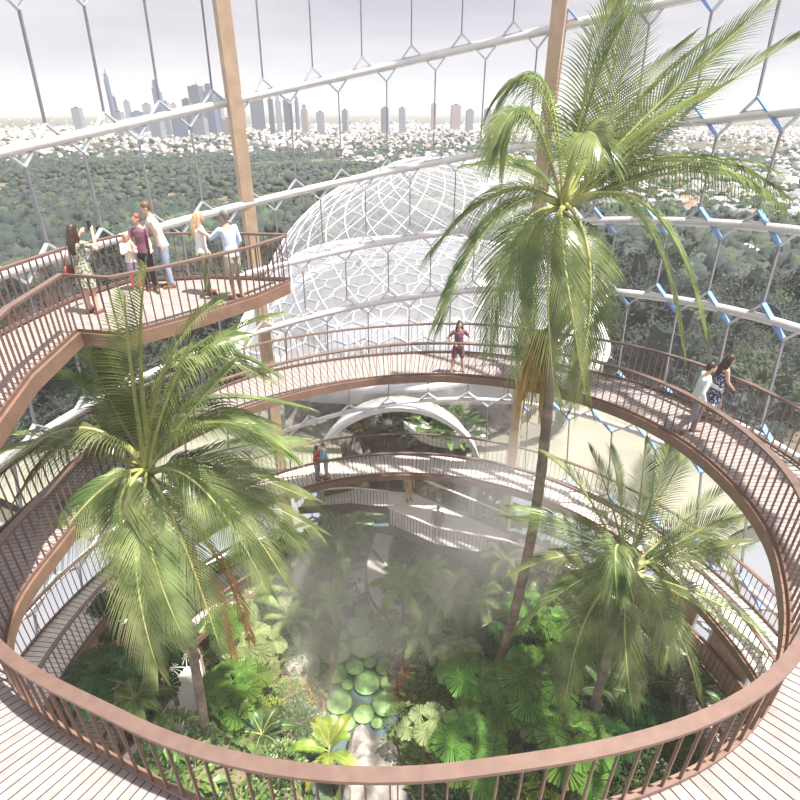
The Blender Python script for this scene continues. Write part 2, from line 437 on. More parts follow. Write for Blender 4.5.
# ------------------------------------------------------------------ walkways
def lerp_tab(tab, a):           # periodic table (deg, value)
    a = a % 360
    t = tab + [(tab[0][0]+360, tab[0][1])]
    if a < t[0][0]: a += 360
    for (a0, v0), (a1, v1) in zip(t, t[1:]):
        if a0 <= a <= a1: 
            s = (a-a0)/(a1-a0); s = s*s*(3-2*s); return v0 + (v1-v0)*s
    return t[0][1]
def deck_thing(name, inner, outer, zf, closed, label, bmat, thick=.16, fh=.24, group=None):
    n = len(inner)
    org = Vector((inner[0][0], inner[0][1], zf(*inner[0])))
    t = thing(name, org, label, 'walkway', group)
    vs = []
    for (xi, yi), (xo, yo) in zip(inner, outer):
        for x, y, dz in ((xi, yi, 0), (xo, yo, 0), (xo, yo, -thick), (xi, yi, -thick)):
            vs.append(Vector((x, y, zf(x, y)+dz)))
    fs = []
    for i in range(n if closed else n-1):
        j = (i+1) % n
        for k in range(4): fs.append((i*4+k, i*4+(k+1)%4, j*4+(k+1)%4, j*4+k))
    if not closed: fs += [(0,1,2,3), ((n-1)*4+3, (n-1)*4+2, (n-1)*4+1, (n-1)*4)]
    # the boards' material is centred on the ring, so the deck keeps world coordinates about the origin
    m = MB(); m.add(vs, fs); local(m, org); d = m.obj('deck', bmat, t)
    m = MB(); m.sweep([(x, y, zf(x, y)-fh/2+.04) for x, y in inner], .06, fh, closed); local(m, org); m.obj('fascia', M_fascia, t)
    m = MB(); m.sweep([(x, y, zf(x, y)-fh/2+.04) for x, y in outer], .06, fh, closed); local(m, org); m.obj('fascia', M_fascia, t)
    return t, org
def resample(pts, step, closed):
    P = [Vector(p) for p in pts]
    if closed: P.append(P[0].copy())
    out = []; acc = 0
    for a, b_ in zip(P, P[1:]):
        L = (b_-a).length
        while acc <= L:
            out.append((a.lerp(b_, acc/L), (b_-a).normalized())); acc += step
        acc -= L
    return out
def railing(pts, zf, closed, label, group=None, h=1.1, step=.21, offs=0, vis=None, w=.11, th=.045, barw=.014, bd=.032, rm=None):
    P = [(p[0], p[1], zf(p[0], p[1])) for p in pts]
    org = Vector(P[0]); t = thing('railing', org, label, 'railing', group)
    m = MB(); m.sweep([(x, y, z+h) for x, y, z in P], w, th, closed); local(m, org); m.obj('handrail', rm or M_rail, t)
    m = MB(); m.sweep([(x, y, z+.07) for x, y, z in P], .04, .06, closed); local(m, org); m.obj('bottom_rail', M_bronze, t)
    bs = resample(P, step, closed)
    # the balusters nearest the viewer, up to 98, are parts of their own
    key = sorted(range(len(bs)), key=lambda i: (bs[i][0]-Vector((0, 0, CAMZ))).length if (vis is None or vis(bs[i][0])) else 1e9)
    own = set(key[:98]); rest = MB(); mesh0 = None
    for i, (p, tn) in enumerate(bs):
        ang = math.atan2(tn.y, tn.x)
        if i in own:
            if mesh0 is None:
                mm = MB(); mm.box((0, 0, h/2), (barw, bd, h-.02)); mesh0 = mm.mesh('baluster', M_bronze)
            o = link('baluster', mesh0, t); o.location = p - org; o.rotation_euler = (0, 0, ang)
        else:
            rest.box(p + Vector((0, 0, h/2)), (barw, bd, h-.02), Matrix.Rotation(ang, 3, 'Z'))
    if rest.v: local(rest, org); tag(rest.obj('baluster', M_bronze, t), kind='stuff')
    return t
def circ(cx, cy, rf, a0, a1, n, closed=False):
    out = []
    for i in range(n if closed else n+1):
        a = a0 + (a1-a0)*i/n; r = rf(math.degrees(a)) if callable(rf) else rf
        out.append((cx + r*math.cos(a), cy + r*math.sin(a)))
    return out
# main tilted ring
MX, MY = -.02, 8.906
def z_main(x, y): return 13.19 + .066*x - .103*(y-9.1)
tabi = [(0, 6.33), (40, 6.4), (85, 6.52), (130, 6.35), (188, 6.3), (213, 6.72), (245, 6.25), (275, 6.28), (306, 6.58), (335, 6.42)]
def r_in(a): return lerp_tab(tabi, a)
tabo = [(0, 8.0), (45, 8.3), (82, 8.95), (115, 9.0), (150, 8.1), (180, 7.75), (225, 8.4), (270, 8.9), (315, 8.6)]
M_board = radial_boards('walkway_boards', (.115, .100, .098), (.155, .136, .132), 0, 0, 300, .09)
inner = circ(MX, MY, r_in, 0, 2*PI, 180, True); outer = circ(MX, MY, lambda a: lerp_tab(tabo, a), 0, 2*PI, 180, True)
def vis_main(p): 
    d = depth_of(p)
    if d < .5: return False
    return abs(p.x/d*F) < 420
t, org = deck_thing('ring_walkway', inner, outer, z_main, True, 'large sloping ring walkway with spoke-laid pale boards around the open garden', M_board)
# board pattern centre lies in object coordinates: rebuild with centre offset
def offset_boards(t, org, cx, cy, nb, c1=(.33, .285, .28), c2=(.41, .36, .35), gap=.11):
    mm = radial_boards('walkway_boards', c1, c2, cx-org.x, cy-org.y, nb, gap)
    for ch in t.children:
        if ch.name.startswith('deck'): ch.data.materials[0] = mm
offset_boards(t, org, MX, MY, 330)
railing(circ(MX, MY, lambda a: r_in(a)+.04, R(-90), R(270), 180, True), z_main, True, 'bronze railing around the inner edge of the large ring walkway', None, 1.1, .22, vis=vis_main, w=.13)
railing(circ(MX, MY, lambda a: lerp_tab(tabo, a)-.08, 0, 2*PI, 180, True), z_main, True, 'bronze railing along the outer edge of the large ring walkway beside the glass', None, 1.1, .2, vis=vis_main)

# viewing platform, upper left
def z_plat(x, y): return 16.5
p_in = [(-4.5, 4.7), (-4.95, 5.6), (-5.4, 7.2), (-5.62, 8.95), (-4.78, 8.78), (-4.05, 9.6), (-3.0, 11.0), (-2.5, 12.05)]
p_out = [(-6.9, 4.3), (-7.1, 5.4), (-7.1, 7.4), (-6.95, 9.4), (-6.75, 10.9), (-6.2, 12.2), (-4.4, 12.55), (-2.55, 12.3)]
t, org = deck_thing('viewing_platform', p_in, p_out, z_plat, False, 'upper left viewing platform with pointed end where visitors stand', M_board)
offset_boards(t, org, 9, 9, 900)
railing([(x-.05 if i < 4 else x, y+.04) for i, (x, y) in enumerate(p_in)], z_plat, False, 'bronze railing on the garden side of the upper left viewing platform', None, 1.05, .17)
railing([(x+.05, y-.05) for x, y in p_out], z_plat, False, 'bronze railing on the glass side of the upper left viewing platform', None, 1.05, .17)

# lower bridge ring and lowest gallery
BX, BY = .25, 9.3
def z_low(x, y): return 6.4
def ringseg(name, r0, r1, a0, a1, zf, lab, labi, labo, n=120, step=.19):
    inn = circ(BX, BY, r0, R(a0), R(a1), n); ou = circ(BX, BY, r1, R(a0), R(a1), n)
    t, org = deck_thing(name, inn, ou, zf, False, lab, M_board, fh=.26)
    offset_boards(t, org, BX, BY, 420, (.66, .60, .55), (.76, .69, .64))
    railing(circ(BX, BY, r0+.05, R(a0), R(a1), n), zf, False, labi, None, 1.1, step)
    railing(circ(BX, BY, r1-.05, R(a0), R(a1), n), zf, False, labo, None, 1.1, step)
ringseg('bridge_walkway', 9.35, 10.95, -25, 205, z_low, 'lower curved bridge walkway crossing in front of the arch',
        'slim railing on the garden side of the lower curved bridge', 'slim railing on the arch side of the lower curved bridge')
def z_gal(x, y): return 2.6
ringseg('gallery_walkway', 9.2, 10.9, -25, 62, z_gal, 'lowest gallery walkway below the right side of the bridge',
        'railing on the garden side of the lowest right gallery', 'railing on the wall side of the lowest right gallery', 60)
ringseg('gallery_walkway', 8.9, 10.9, 128, 205, z_gal, 'lowest gallery walkway below the left side of the bridge',
        'railing on the garden side of the lowest left gallery', 'railing on the wall side of the lowest left gallery', 60)
# timber-lined walls behind the galleries
M_tim = mat('timber_lining', (.42, .25, .17), (.55, .35, .25), 3, .6)
for a0, a1, side in ((-22, 40, 'right'), (140, 202, 'left')):
    t = thing('wall_'+side, (BX, BY, 0), 'brown timber lining with windows behind the lowest '+side+' gallery', 'wall', kind='structure')
    k = 0
    for a in range(a0, a1, 4):
        c = circ(BX, BY, 11.05, R(a), R(a+3.7), 3)
        m = MB()
        if k % 3 == 1:
            m.sweep([(x-BX, y-BY, 3.0) for x, y in c], .12, .8); m.sweep([(x-BX, y-BY, 5.9) for x, y in c], .12, .5)
            m.obj('lining_panel', M_tim, t)
            g = MB(); g.sweep([(x-BX, y-BY, 4.5) for x, y in c], .03, 2.3); w_ = g.obj('window_pane', M_glass, t)
            for q in (c[0], c[-1]):
                g = MB(); g.box((q[0]-BX, q[1]-BY, 4.5), (.1, .1, 2.4)); g.obj('window_frame', M_beam, t)
        else:
            m.sweep([(x-BX, y-BY, 4.37) for x, y in c], .12, 3.55); m.obj('lining_panel', M_tim, t)
        k += 1

# pale zigzag deck at garden level in front of the arch
ZD = 3.0
zz_f = [(-4.9, 20.6), (-2.45, 20.9), (-.55, 20.6), (-.48, 19.4), (1.6, 18.1), (4.5, 17.3), (6.6, 16.2)]
zz_b = [(-4.7, 21.2), (-2.2, 22.2), (-.35, 22.0), (.6, 21.9), (2.5, 20.6), (4.9, 18.9), (7.1, 17.6)]
t, org = deck_thing('zigzag_deck', zz_f, zz_b, lambda x, y: ZD, False, 'pale zigzag deck in front of the arch at garden level', M_stone, fh=.34)
M_rails = mat('pale_railing', (.78, .68, .62), None, 5, .5)
railing(zz_f, lambda x, y: ZD, False, 'pale slatted railing along the front of the zigzag deck', None, 1.05, .16, barw=.02, rm=M_rails)
railing(zz_b, lambda x, y: ZD, False, 'pale slatted railing along the back of the zigzag deck', None, 1.05, .2, rm=M_rails)
# ------------------------------------------------------------------ palms
def bez(a, b, c, t): return a*(1-t)**2 + b*2*t*(1-t) + c*t*t
def frond_mb(P0, Pm, P2, rg, n=52, ll=.8, lw=.05, droop=.3, vee=.25, start=.16, roll=0):
    """feather leaf from P0 by way of Pm to P2; returns (leaflets, rachis)"""
    ctrl = Pm*2 - (P0+P2)*.5
    L = sum(((bez(P0, ctrl, P2, (i+1)/20) - bez(P0, ctrl, P2, i/20)).length for i in range(20)))
    lf = MB(); UP = Vector((0, 0, 1)); twist = rg.uniform(-.25, .25)
    for i in range(n):
        t = start + (1-start)*(i+.5)/n
        p = bez(P0, ctrl, P2, t); tn = (bez(P0, ctrl, P2, min(1, t+.01)) - bez(P0, ctrl, P2, t-.01)).normalized()
        side = tn.cross(UP)
        if side.length < .15: side = tn.cross(Vector((0, 1, .3)))
        side.normalize(); nrm = side.cross(tn).normalized()
        if nrm.z < 0 and abs(tn.z) < .8: nrm = -nrm
        q_ = Matrix.Rotation(roll, 3, tn); side = q_ @ side; nrm = q_ @ nrm
        tt = (t-start)/(1-start)
        prof = min(1, .55 + 2.2*tt)*(1 - .62*max(0, tt-.45)**1.3*1.9)
        ang = .95 - .65*tt
        for sg in (-1, 1):
            l = ll*prof*rg.uniform(.9, 1.08)
            d = (side*sg*math.sin(ang) + tn*math.cos(ang) + nrm*(vee+rg.uniform(-.05, .05)) + side*twist*.0).normalized()
            wv = (tn.cross(d)).cross(d).normalized()
            wv = tn - d*tn.dot(d); wv = wv.normalized() if wv.length > .05 else side
            dr = droop*rg.uniform(.9, 1.1)
            vs = []; fs = []; K = 5
            for k in range(K+1):
                s = k/K; w = lw*(.55 + 1.2*s if s < .35 else 1.0*(1.03-s)/.65+.03)*.5
                q = p + d*(l*s*(1-.12*dr*s)) - UP*(dr*l*s*s)
                vs += [q - wv*w, q + wv*w]
            for k in range(K): fs.append((2*k, 2*k+1, 2*k+3, 2*k+2))
            lf.add(vs, fs)
    ra = MB(); m = 16
    ra.tube([bez(P0, ctrl, P2, i/m) for i in range(m+1)], [.045*(1-.85*i/m)*max(.5, L/4) for i in range(m+1)], 6)
    return lf, ra
def big_palm(label, crown, base, fronds, ll, tr, dead=(), seed=1, strands=None, n=52, bend=.12, more=.6, group='feather palms rising through the ring'):
    rg = random.Random(seed); crown = Vector(crown); base = Vector(base)
    t = thing('feather_palm', base, label, 'palm tree', group)
    m = MB(); pts = []; rs = []; sh = crown - Vector((0, 0, .9)) 
    K = 40
    for i in range(K+1):
        s = i/K; p = base.lerp(sh, s) + Vector((math.sin(s*PI)*bend, 0, 0)); pts.append(p)
        rs.append(tr*(1.35 - .35*min(1, s*6))*(1 - .25*s) + (.012 if i % 2 else 0))
    m.tube(pts, rs, 12); local(m, base); m.obj('trunk', M_trunk, t, True)
    m = MB(); m.tube([sh - Vector((0,0,.1)), sh.lerp(crown, .5), crown], [tr*.9, tr*1.0, tr*.55], 12); local(m, base); m.obj('crownshaft', M_shaft, t, True)
    extra = []
    for (pm, pt, *o) in fronds:       # a second, lower or higher leaf beside most of the leaves
        ax = (pt-crown); L = ax.length; jt = Vector((rg.uniform(-.16, .16), rg.uniform(-.16, .16), rg.uniform(-.14, .10)))*L
        extra.append((pm + jt*.5, pt + jt, (o[0] if o else .3), rg.uniform(-.7, .7)))
    for (pm, pt, *o) in list(fronds) + [e_ for e_ in extra if rg.random() < more]:
        a = crown + Vector((rg.uniform(-.06, .06), rg.uniform(-.06, .06), rg.uniform(-.15, .05)))
        dr = (o[0] if o else .3)*.85; rl = o[1] if len(o) > 1 else rg.uniform(-.35, .35)
        lf, ra = frond_mb(a, pm, pt, rg, n, ll, .031, dr, roll=rl)
        local(lf, base); local(ra, base)
        f = lf.obj('frond', M_palm, t); ra.obj('rachis', M_rachis, f, True)
    for (pm, pt) in dead:
        lf, ra = frond_mb(crown - Vector((0, 0, .5)), pm, pt, rg, 34, ll*.8, .05, .8)
        local(lf, base); local(ra, base); f = lf.obj('frond', M_palmd, t); ra.obj('rachis', M_palmd, f, True); f['label'] = 'dry ochre frond hanging down'
    if strands:
        m = MB()
        for k in range(120):
            x0 = strands[0] + Vector((rg.uniform(-.12, .12), rg.uniform(-.1, .1), rg.uniform(-.2, 0)))
            x1 = x0 + Vector((rg.uniform(-.5, .5), rg.uniform(-.35, .35), -rg.uniform(.9, strands[1])))
            md = (x0+x1)/2 + Vector(((x1.x-x0.x)*.35, (x1.y-x0.y)*.35, .15))
            m.tube([bez(x0, md, x1, s/5) for s in range(6)], .011, 4)
        local(m, base); m.obj('fruit_stalk', M_palmd, t)['label'] = 'golden hanging flower strands'
    return t
def P(u, v, y0, dy): return at_y(u, v, y0+dy)
# the tallest palm (right of centre)
Y1 = 12.7; c1 = at_y(563, 205, Y1)
S = lambda um, vm, ut, vt, dm, dt, dr=.3, *r: (P(um, vm, Y1, dm), P(ut, vt, Y1, dt), dr, *r)
big_palm('tallest feather palm, its crown against the sky right of centre', c1, (3.35, 12.75, .5), [
    S(612, 105, 650, -22, .5, .8, .25, .5), S(655, 108, 778, -4, .3, .2, .3, .95), S(590, 100, 628, 15, -.4, -.9, .4, .6), S(608, 125, 692, 38, .6, .9, .5, .9), S(640, 125, 740, 30, .6, .8, .4, .8),
    S(541, 92, 498, 98, .6, .9, 1.3, -.6), S(530, 118, 500, 150, -.2, -.5, .9, -.6),
    S(505, 192, 432, 250, .2, .1, .9), S(500, 215, 443, 325, -.5, -.9, .7), S(512, 240, 490, 350, -.8, -1.2, .6), S(548, 265, 556, 402, -1.5, -2.1, .5),
    S(590, 270, 573, 395, -1.0, -1.4, .5), S(520, 255, 532, 345, .8, 1.0, .6),
    S(672, 160, 780, 205, .1, .0, 1.15), S(680, 172, 764, 190, .4, .3, .9, .5), S(640, 215, 682, 345, -.5, -.8, .7), S(580, 145, 604, 155, -1.1, -2.0, .6),
    S(630, 180, 640, 130, 1.3, 2.2, .4), S(580, 300, 545, 360, .2, .2, .5), S(620, 150, 700, 95, -.3, -.4, .4), S(525, 170, 470, 165, 1.0, 1.8, .5)],
    1.1, .17, seed=3, bend=.55, more=1.0, strands=(at_y(541, 330, 12.9), 2.6), n=54)
# the left palm
Y2 = 9.3; c2 = at_y(148, 470, Y2)
S = lambda um, vm, ut, vt, dm, dt, dr=.3, *r: (P(um, vm, Y2, dm), P(ut, vt, Y2, dt), dr, *r)
big_palm('large feather palm spreading over the left side of the ring walkway', c2, (-5.75, 9.4, 3.0), [
    S(132, 375, 124, 292, -.8, -2.0, .25, .5), S(165, 370, 222, 300, -.5, -1.6, .4, .7), S(180, 375, 245, 335, .1, -.4, .6, .6), S(175, 360, 270, 372, .2, .2, .5),
    S(190, 405, 305, 408, .5, .6, .55), S(208, 422, 282, 455, -.2, -.4, .5), S(210, 465, 312, 500, .2, .1, .5), S(215, 490, 290, 590, -.5, -.8, .6),
    S(180, 535, 222, 655, -.9, -1.3, .5), S(235, 500, 300, 545, .2, .1, .7), S(80, 490, 30, 560, -.2, -.3, .8, .4), S(150, 545, 185, 640, -1.4, -2.0, .5), S(225, 450, 300, 440, .4, .5, .7, .4), S(120, 520, 158, 640, -1.2, -1.7, .5), S(92, 500, 24, 598, -.7, -1.1, .75), S(75, 428, -12, 492, -.3, -.5, .8),
    S(70, 440, -8, 436, .4, .4, .6), S(98, 400, 48, 372, .5, .4, .6), S(100, 375, 62, 345, .9, 1.1, .7), S(115, 410, 84, 350, .3, .3, .5), S(160, 420, 192, 345, -.8, -1.6, .4, .5),
    S(225, 520, 262, 560, .9, 1.2, .6)],
    .95, .13, dead=[(P(215, 555, Y2, .5), P(250, 640, Y2, .5)), (P(200, 570, Y2, .3), P(232, 655, Y2, .2))], seed=5, n=54)
# the lower right palm
Y3 = 10.7; c3 = at_y(627, 571, Y3)
S = lambda um, vm, ut, vt, dm, dt, dr=.3, *r: (P(um, vm, Y3, dm), P(ut, vt, Y3, dt), dr, *r)
big_palm('feather palm low on the right inside the ring', c3, (6.15, 10.85, .4), [
    S(640, 500, 645, 440, .9, 1.2, .35), S(590, 500, 545, 455, .8, 1.0, .4), S(580, 530, 508, 508, .6, .8, .5), S(575, 555, 512, 575, .1, -.1, .6),
    S(590, 610, 572, 690, -.9, -1.5, .4), S(625, 640, 632, 705, -1.2, -1.8, .5), S(668, 612, 700, 700, -.9, -1.4, .5), S(700, 595, 762, 632, -.4, -.6, .5),
    S(688, 560, 748, 545, .2, .2, .6), S(680, 525, 738, 480, .6, .7, .4), S(665, 490, 690, 448, 1.2, 1.8, .4), S(620, 500, 610, 448, .8, .9, .5, .6), S(690, 540, 750, 515, .4, .4, .7, .5), S(585, 575, 530, 620, -.3, -.6, .6), S(617, 545, 618, 590, -1.4, -2.2, .7),
    S(610, 500, 590, 450, 1.4, 2.0, .4), S(655, 600, 668, 660, -1.5, -2.3, .6), S(700, 545, 735, 590, .9, 1.1, .6)],
    .98, .14, seed=9, n=50)

# ------------------------------------------------------------------ garden ground
POND = [(-2.6, 10.6, 1.9), (-1.4, 12.6, 2.1), (-1.5, 14.6, 1.6), (-1.8, 16.4, 1.0), (-1.9, 18.4, 1.0), (-1.6, 20.6, 1.5), (-1.2, 23, 1.4)]
def pond_d(x, y):               # below 0 inside the pond
    best = 9
    for (x0, y0, w0), (x1, y1, w1) in zip(POND, POND[1:]):
        dx, dy = x1-x0, y1-y0; s = max(0, min(1, ((x-x0)*dx+(y-y0)*dy)/(dx*dx+dy*dy)))
        best = min(best, math.hypot(x-x0-s*dx, y-y0-s*dy) - (w0+(w1-w0)*s)/2*1.15)
    return best
def gz(x, y):
    z = .55 + .25*noise.noise(Vector((x*.35, y*.35, 0)))
    z += 3.6*math.exp(-(((x+6.0)**2 + (y-8.6)**2)/5.5)) + 1.2*math.exp(-(((x-6.5)**2 + (y-9.5)**2)/8.0))
    z += 1.0*math.exp(-(((x-3.5)**2 + (y-6.0)**2)/8.0)) + .8*math.exp(-(((x+6.5)**2 + (y-16)**2)/8))
    d = pond_d(x, y)
    s = max(0, min(1, (d+.15)/.7)); s = s*s*(3-2*s)
    return -.45 + (z+.45)*s
ground = MB(); n = 130; ids = {}
def gridv(i, j):
    x = -15 + 30*i/n; y = -5 + 33.5*j/n
    if (i, j) not in ids: ids[(i, j)] = len(ground.v); ground.v.append((x, y, gz(x, y)))
    return ids[(i, j)]
for i in range(n):
    for j in range(n):
        x = -15 + 30*(i+.5)/n; y = -5 + 33.5*(j+.5)/n
        if math.hypot(x-CX, y-CY) < 13.9 or (abs(x-ARC_X) < 4.2 and 20 < y < 28): ground.f.append((gridv(i, j), gridv(i+1, j), gridv(i+1, j+1), gridv(i, j+1)))
tag(ground.obj('floor', M_soil, None, True), 'dark planted garden soil under the walkways', 'ground', kind='structure')
m = MB(); pts = []
for k in range(48):
    a = 2*PI*k/48; pts.append((-1.7+4.2*math.cos(a), 16.2+8*math.sin(a), 0))
m.add([(-1.7, 16.2, 0)]+pts, [(0, k+1, (k+1) % 48+1) for k in range(48)])
tag(m.obj('pond_water', M_water), 'still lily pond water winding through the garden', 'water')
# lily pads
def pad_proto(notch):
    m = MB(); K = 36; vs = [(0, 0, .03)]
    for r, z in ((.55, .028), (.93, .03)):
        for k in range(K):
            a = 2*PI*k/K; rr = r*(1 - (.25 if notch and k == 0 else 0)); vs.append((rr*math.cos(a), rr*math.sin(a), z))
    fs = [(0, 1+k, 1+(k+1) % K) for k in range(K)] + [(1+k, 1+K+k, 1+K+(k+1) % K, 1+(k+1) % K) for k in range(K)]
    m.add(vs, fs); top = m.mesh('pad', M_pad)
    r = MB(); vs = []
    for rr, z in ((.93, .03), (1.0, .10), (1.02, .10), (.96, .0)):
        for k in range(K): a = 2*PI*k/K; vs.append((rr*math.cos(a), rr*math.sin(a), z))
    fs = [(q*K+k, (q+1)*K+k, (q+1)*K+(k+1) % K, q*K+(k+1) % K) for q in range(3) for k in range(K)]
    r.add(vs, fs); return top, r.mesh('rim', M_padrim)
padm, rimm = pad_proto(False)
PADS = [(363, 610, 8.5), (359, 627, 12), (364, 648, 13), (338, 653, 13), (342, 635, 8), (373, 634, 5), (336, 675, 11), (355, 668, 9), (368, 661, 7), (382, 667, 10),
        (367, 684, 13), (389, 682, 9.5), (347, 684, 7), (341, 700, 14), (386, 703, 14), (365, 714, 11), (322, 714, 5), (333, 721, 6), (312, 731, 14), (377, 724, 6), (351, 722, 9),
        (360, 568, 9), (352, 555, 8), (366, 553, 6), (381, 516, 9), (370, 521, 8), (358, 528, 7)]
padpos = []
for i, (u, v, pr) in enumerate(PADS):
    p = at_z(u, v, .02); r = pr*depth_of(p)/F
    if any((q-p).length < (r+rr)*.97 for q, rr in padpos):
        for _ in range(30):
            for q, rr in padpos:
                d = p-q; ov = (r+rr)*.99 - d.length
                if ov > 0: p = p + d.normalized()*ov*.5; r *= .985
        p.z = .02
    padpos.append((p, r))
order = sorted(range(len(PADS)), key=lambda i: -padpos[i][1])
for rank, i in enumerate(order):
    p, r = padpos[i]; u, v, _ = PADS[i]
    sz = 'large' if r > .62 else 'medium' if r > .4 else 'small'
    wh = 'beyond the footbridge' if v < 600 else 'just before the footbridge' if v < 640 else 'midway down the pond' if v < 690 else 'at the near end of the pond'
    sd = 'left' if u < 348 else 'right' if u > 368 else 'middle'
    t = thing('lily_pad', p, '%s lily pad on the %s, %s' % (sz, sd, wh), 'lily pad', 'round lily pads on the pond', rnd.uniform(0, 6))
    t.scale = (r, r, 1)
    link('leaf_disc', padm, t); link('rim', rimm, t)
# footbridge and paths
def ribbon(name, pts, ws, z, th, mt, label, cat, curb=None):
    P0 = [Vector(p) for p in pts]
    org = Vector((P0[0].x, P0[0].y, z)); t = thing(name, org, label, cat); m = MB(); vs = []
    fine = []; fw = []
    for i in range(len(P0)-1):
        a = P0[max(i-1, 0)]; b_ = P0[i]; c = P0[i+1]; d = P0[min(i+2, len(P0)-1)]
        for k in range(6):
            s = k/6; fine.append(.5*((2*b_)+(c-a)*s+(2*a-5*b_+4*c-d)*s*s+(3*b_-a-3*c+d)*s**3)); fw.append(ws[i]+(ws[i+1]-ws[i])*s)
    fine.append(P0[-1]); fw.append(ws[-1]); L_ = []; R_ = []
    for i, p in enumerate(fine):
        tn = fine[min(i+1, len(fine)-1)] - fine[max(i-1, 0)]; tn.z = 0; tn.normalize(); sd = Vector((tn.y, -tn.x, 0))
        a = p - sd*fw[i]/2; b_ = p + sd*fw[i]/2; L_.append(a); R_.append(b_)
        for q, dz in ((a, 0), (b_, 0), (b_, -th), (a, -th)): vs.append((q.x, q.y, z + p.z + dz))
    n_ = len(fine)
    fs = [(i*4+k, i*4+(k+1) % 4, i*4+4+(k+1) % 4, i*4+4+k) for i in range(n_-1) for k in range(4)] + [(0, 1, 2, 3), (n_*4-1, n_*4-2, n_*4-3, n_*4-4)]
    m.add(vs, fs); local(m, org); m.obj('surface', mt, t)
    for S_ in (L_, R_):
        m = MB(); m.sweep([(q.x, q.y, z + q.z) for q in S_], .07, .16); local(m, org); m.obj('edging', curb or M_fascia, t)
    return t
M_wood = mat('footbridge_boards', (.50, .40, .34), (.60, .50, .43), 8, .7)
ribbon('footbridge', [(-4.6, 16.9, 0), (-3.2, 17.5, 0), (-1.95, 18.1, 0), (-.9, 18.6, 0)], [1.6, 1.5, 1.5, 1.5], .75, .2, M_wood, 'low wooden footbridge crossing the lily pond', 'bridge')
ribbon('garden_path', [(-.75, 21.0, .2), (-1.0, 19.9, .1), (-1.05, 18.6, 0), (-.75, 17.3, 0), (.1, 16.3, 0), (1.2, 15.7, 0), (2.6, 15.3, .0)], [1.0, 1.0, 1.05, 1.15, 1.3, 1.2, 1.0], .85, .5, M_stone, 'pale curved garden path beside the pond right of the footbridge', 'path')
ribbon('garden_path', [(-8.5, 13.5, 0), (-7.2, 14.6, 0), (-5.9, 16.2, 0), (-4.6, 16.9, 0)], [1.1, 1.1, 1.2, 1.3], .98, .4, M_stone, 'pale garden path leading left from the footbridge', 'path')
ribbon('garden_path', [(-8.4, 7.6, 0), (-7.4, 9.4, 0), (-6.9, 11.0, 0), (-7.6, 12.6, 0)], [1.2, 1.2, 1.1, 1.0], 3.2, .5, M_stone, 'pale raised path among fan palms on the far left', 'path')
# rocks
def rock(p, r, seed, label, mt=None, group=None, flat=.75, sub=3):
    import bmesh
    bm = bmesh.new(); bmesh.ops.create_icosphere(bm, subdivisions=sub, radius=1)
    o = Vector((seed*3.1, seed*1.7, 0))
    for v in bm.verts:
        nn = noise.noise(v.co*1.1+o)*.45 + noise.noise(v.co*2.7+o)*.18 + noise.noise(v.co*6+o)*.05
        v.co = v.co*(1+nn); v.co = Vector((v.co.x*r[0], v.co.y*r[1], v.co.z*r[2]*flat))
    me = bpy.data.meshes.new('rock'); bm.to_mesh(me); bm.free(); me.materials.append(mt or M_rock)
    o = link('boulder', me); o.location = p; tag(o, label, 'rock', group); return o
def onground(u, v, it=6):
    z = .5
    for _ in range(it): p = at_z(u, v, z); z = gz(p.x, p.y)
    p.z = z; return p
p = onground(301, 672); rock(p+Vector((0, 0, .15)), (.62, .55, .6), 2, 'large pale boulder on the left bank of the pond', M_rockw)
p = onground(293, 690); rock(p, (.5, .5, .35), 4, 'low brown boulder in front of the pale one on the left bank', M_rock)
rock((-1.0, 8.9, .5), (1.3, 2.5, 1.2), 6, 'long grey rock slope running from the near pond edge below the railing', M_rock, None, .7, 4)
rock((-2.6, 7.6, .3), (.8, .7, .6), 8, 'dark boulder left of the rock slope', M_rock)
for i, (u, v) in enumerate([(414, 663), (408, 645), (398, 668)]):
    p = onground(u, v); rock(p, (.35, .3, .25), 20+i, ['brown', 'small grey', 'squat brown'][i]+' rock on the right bank of the pond', M_rock)

# ------------------------------------------------------------------ smaller plants
def fan_leaf_mesh(name, mt, seed, segs=15, spread=330, R0=1.0, droopy=.12):
    rg = random.Random(seed); m = MB()
    for k in range(segs):
        a0 = R(-spread/2 + spread*k/segs); a1 = R(-spread/2 + spread*(k+.84)/segs)
        rr = R0*rg.uniform(.92, 1.04); npl = 4; dz = rg.uniform(-.05, .03)
        vs = []; rows = [.04, .4, .75, 1.0]
        for q, s in enumerate(rows):
            for i in range(npl+1):
                a = a0 + (a1-a0)*i/npl; r_ = rr*s*(1 if q < 3 else (1.0 if i % 2 else .94))
                z = .025*s*(1 if i % 2 else -1)*2 - droopy*s*s + dz*s + .10*s
                vs.append((r_*math.cos(a), r_*math.sin(a), z))
        w = npl+1
        fs = [(q*w+i, q*w+i+1, (q+1)*w+i+1, (q+1)*w+i) for q in range(3) for i in range(npl)]
        m.add(vs, fs)
    return m.mesh(name, mt)
FAN = {}
for nm, mt in (('g', M_fan), ('p', M_fanp), ('d', M_fand)):
    FAN[nm] = [fan_leaf_mesh('fan_leaf', mt, s, 13+2*s, 300+15*(s % 3)) for s in range(3)]
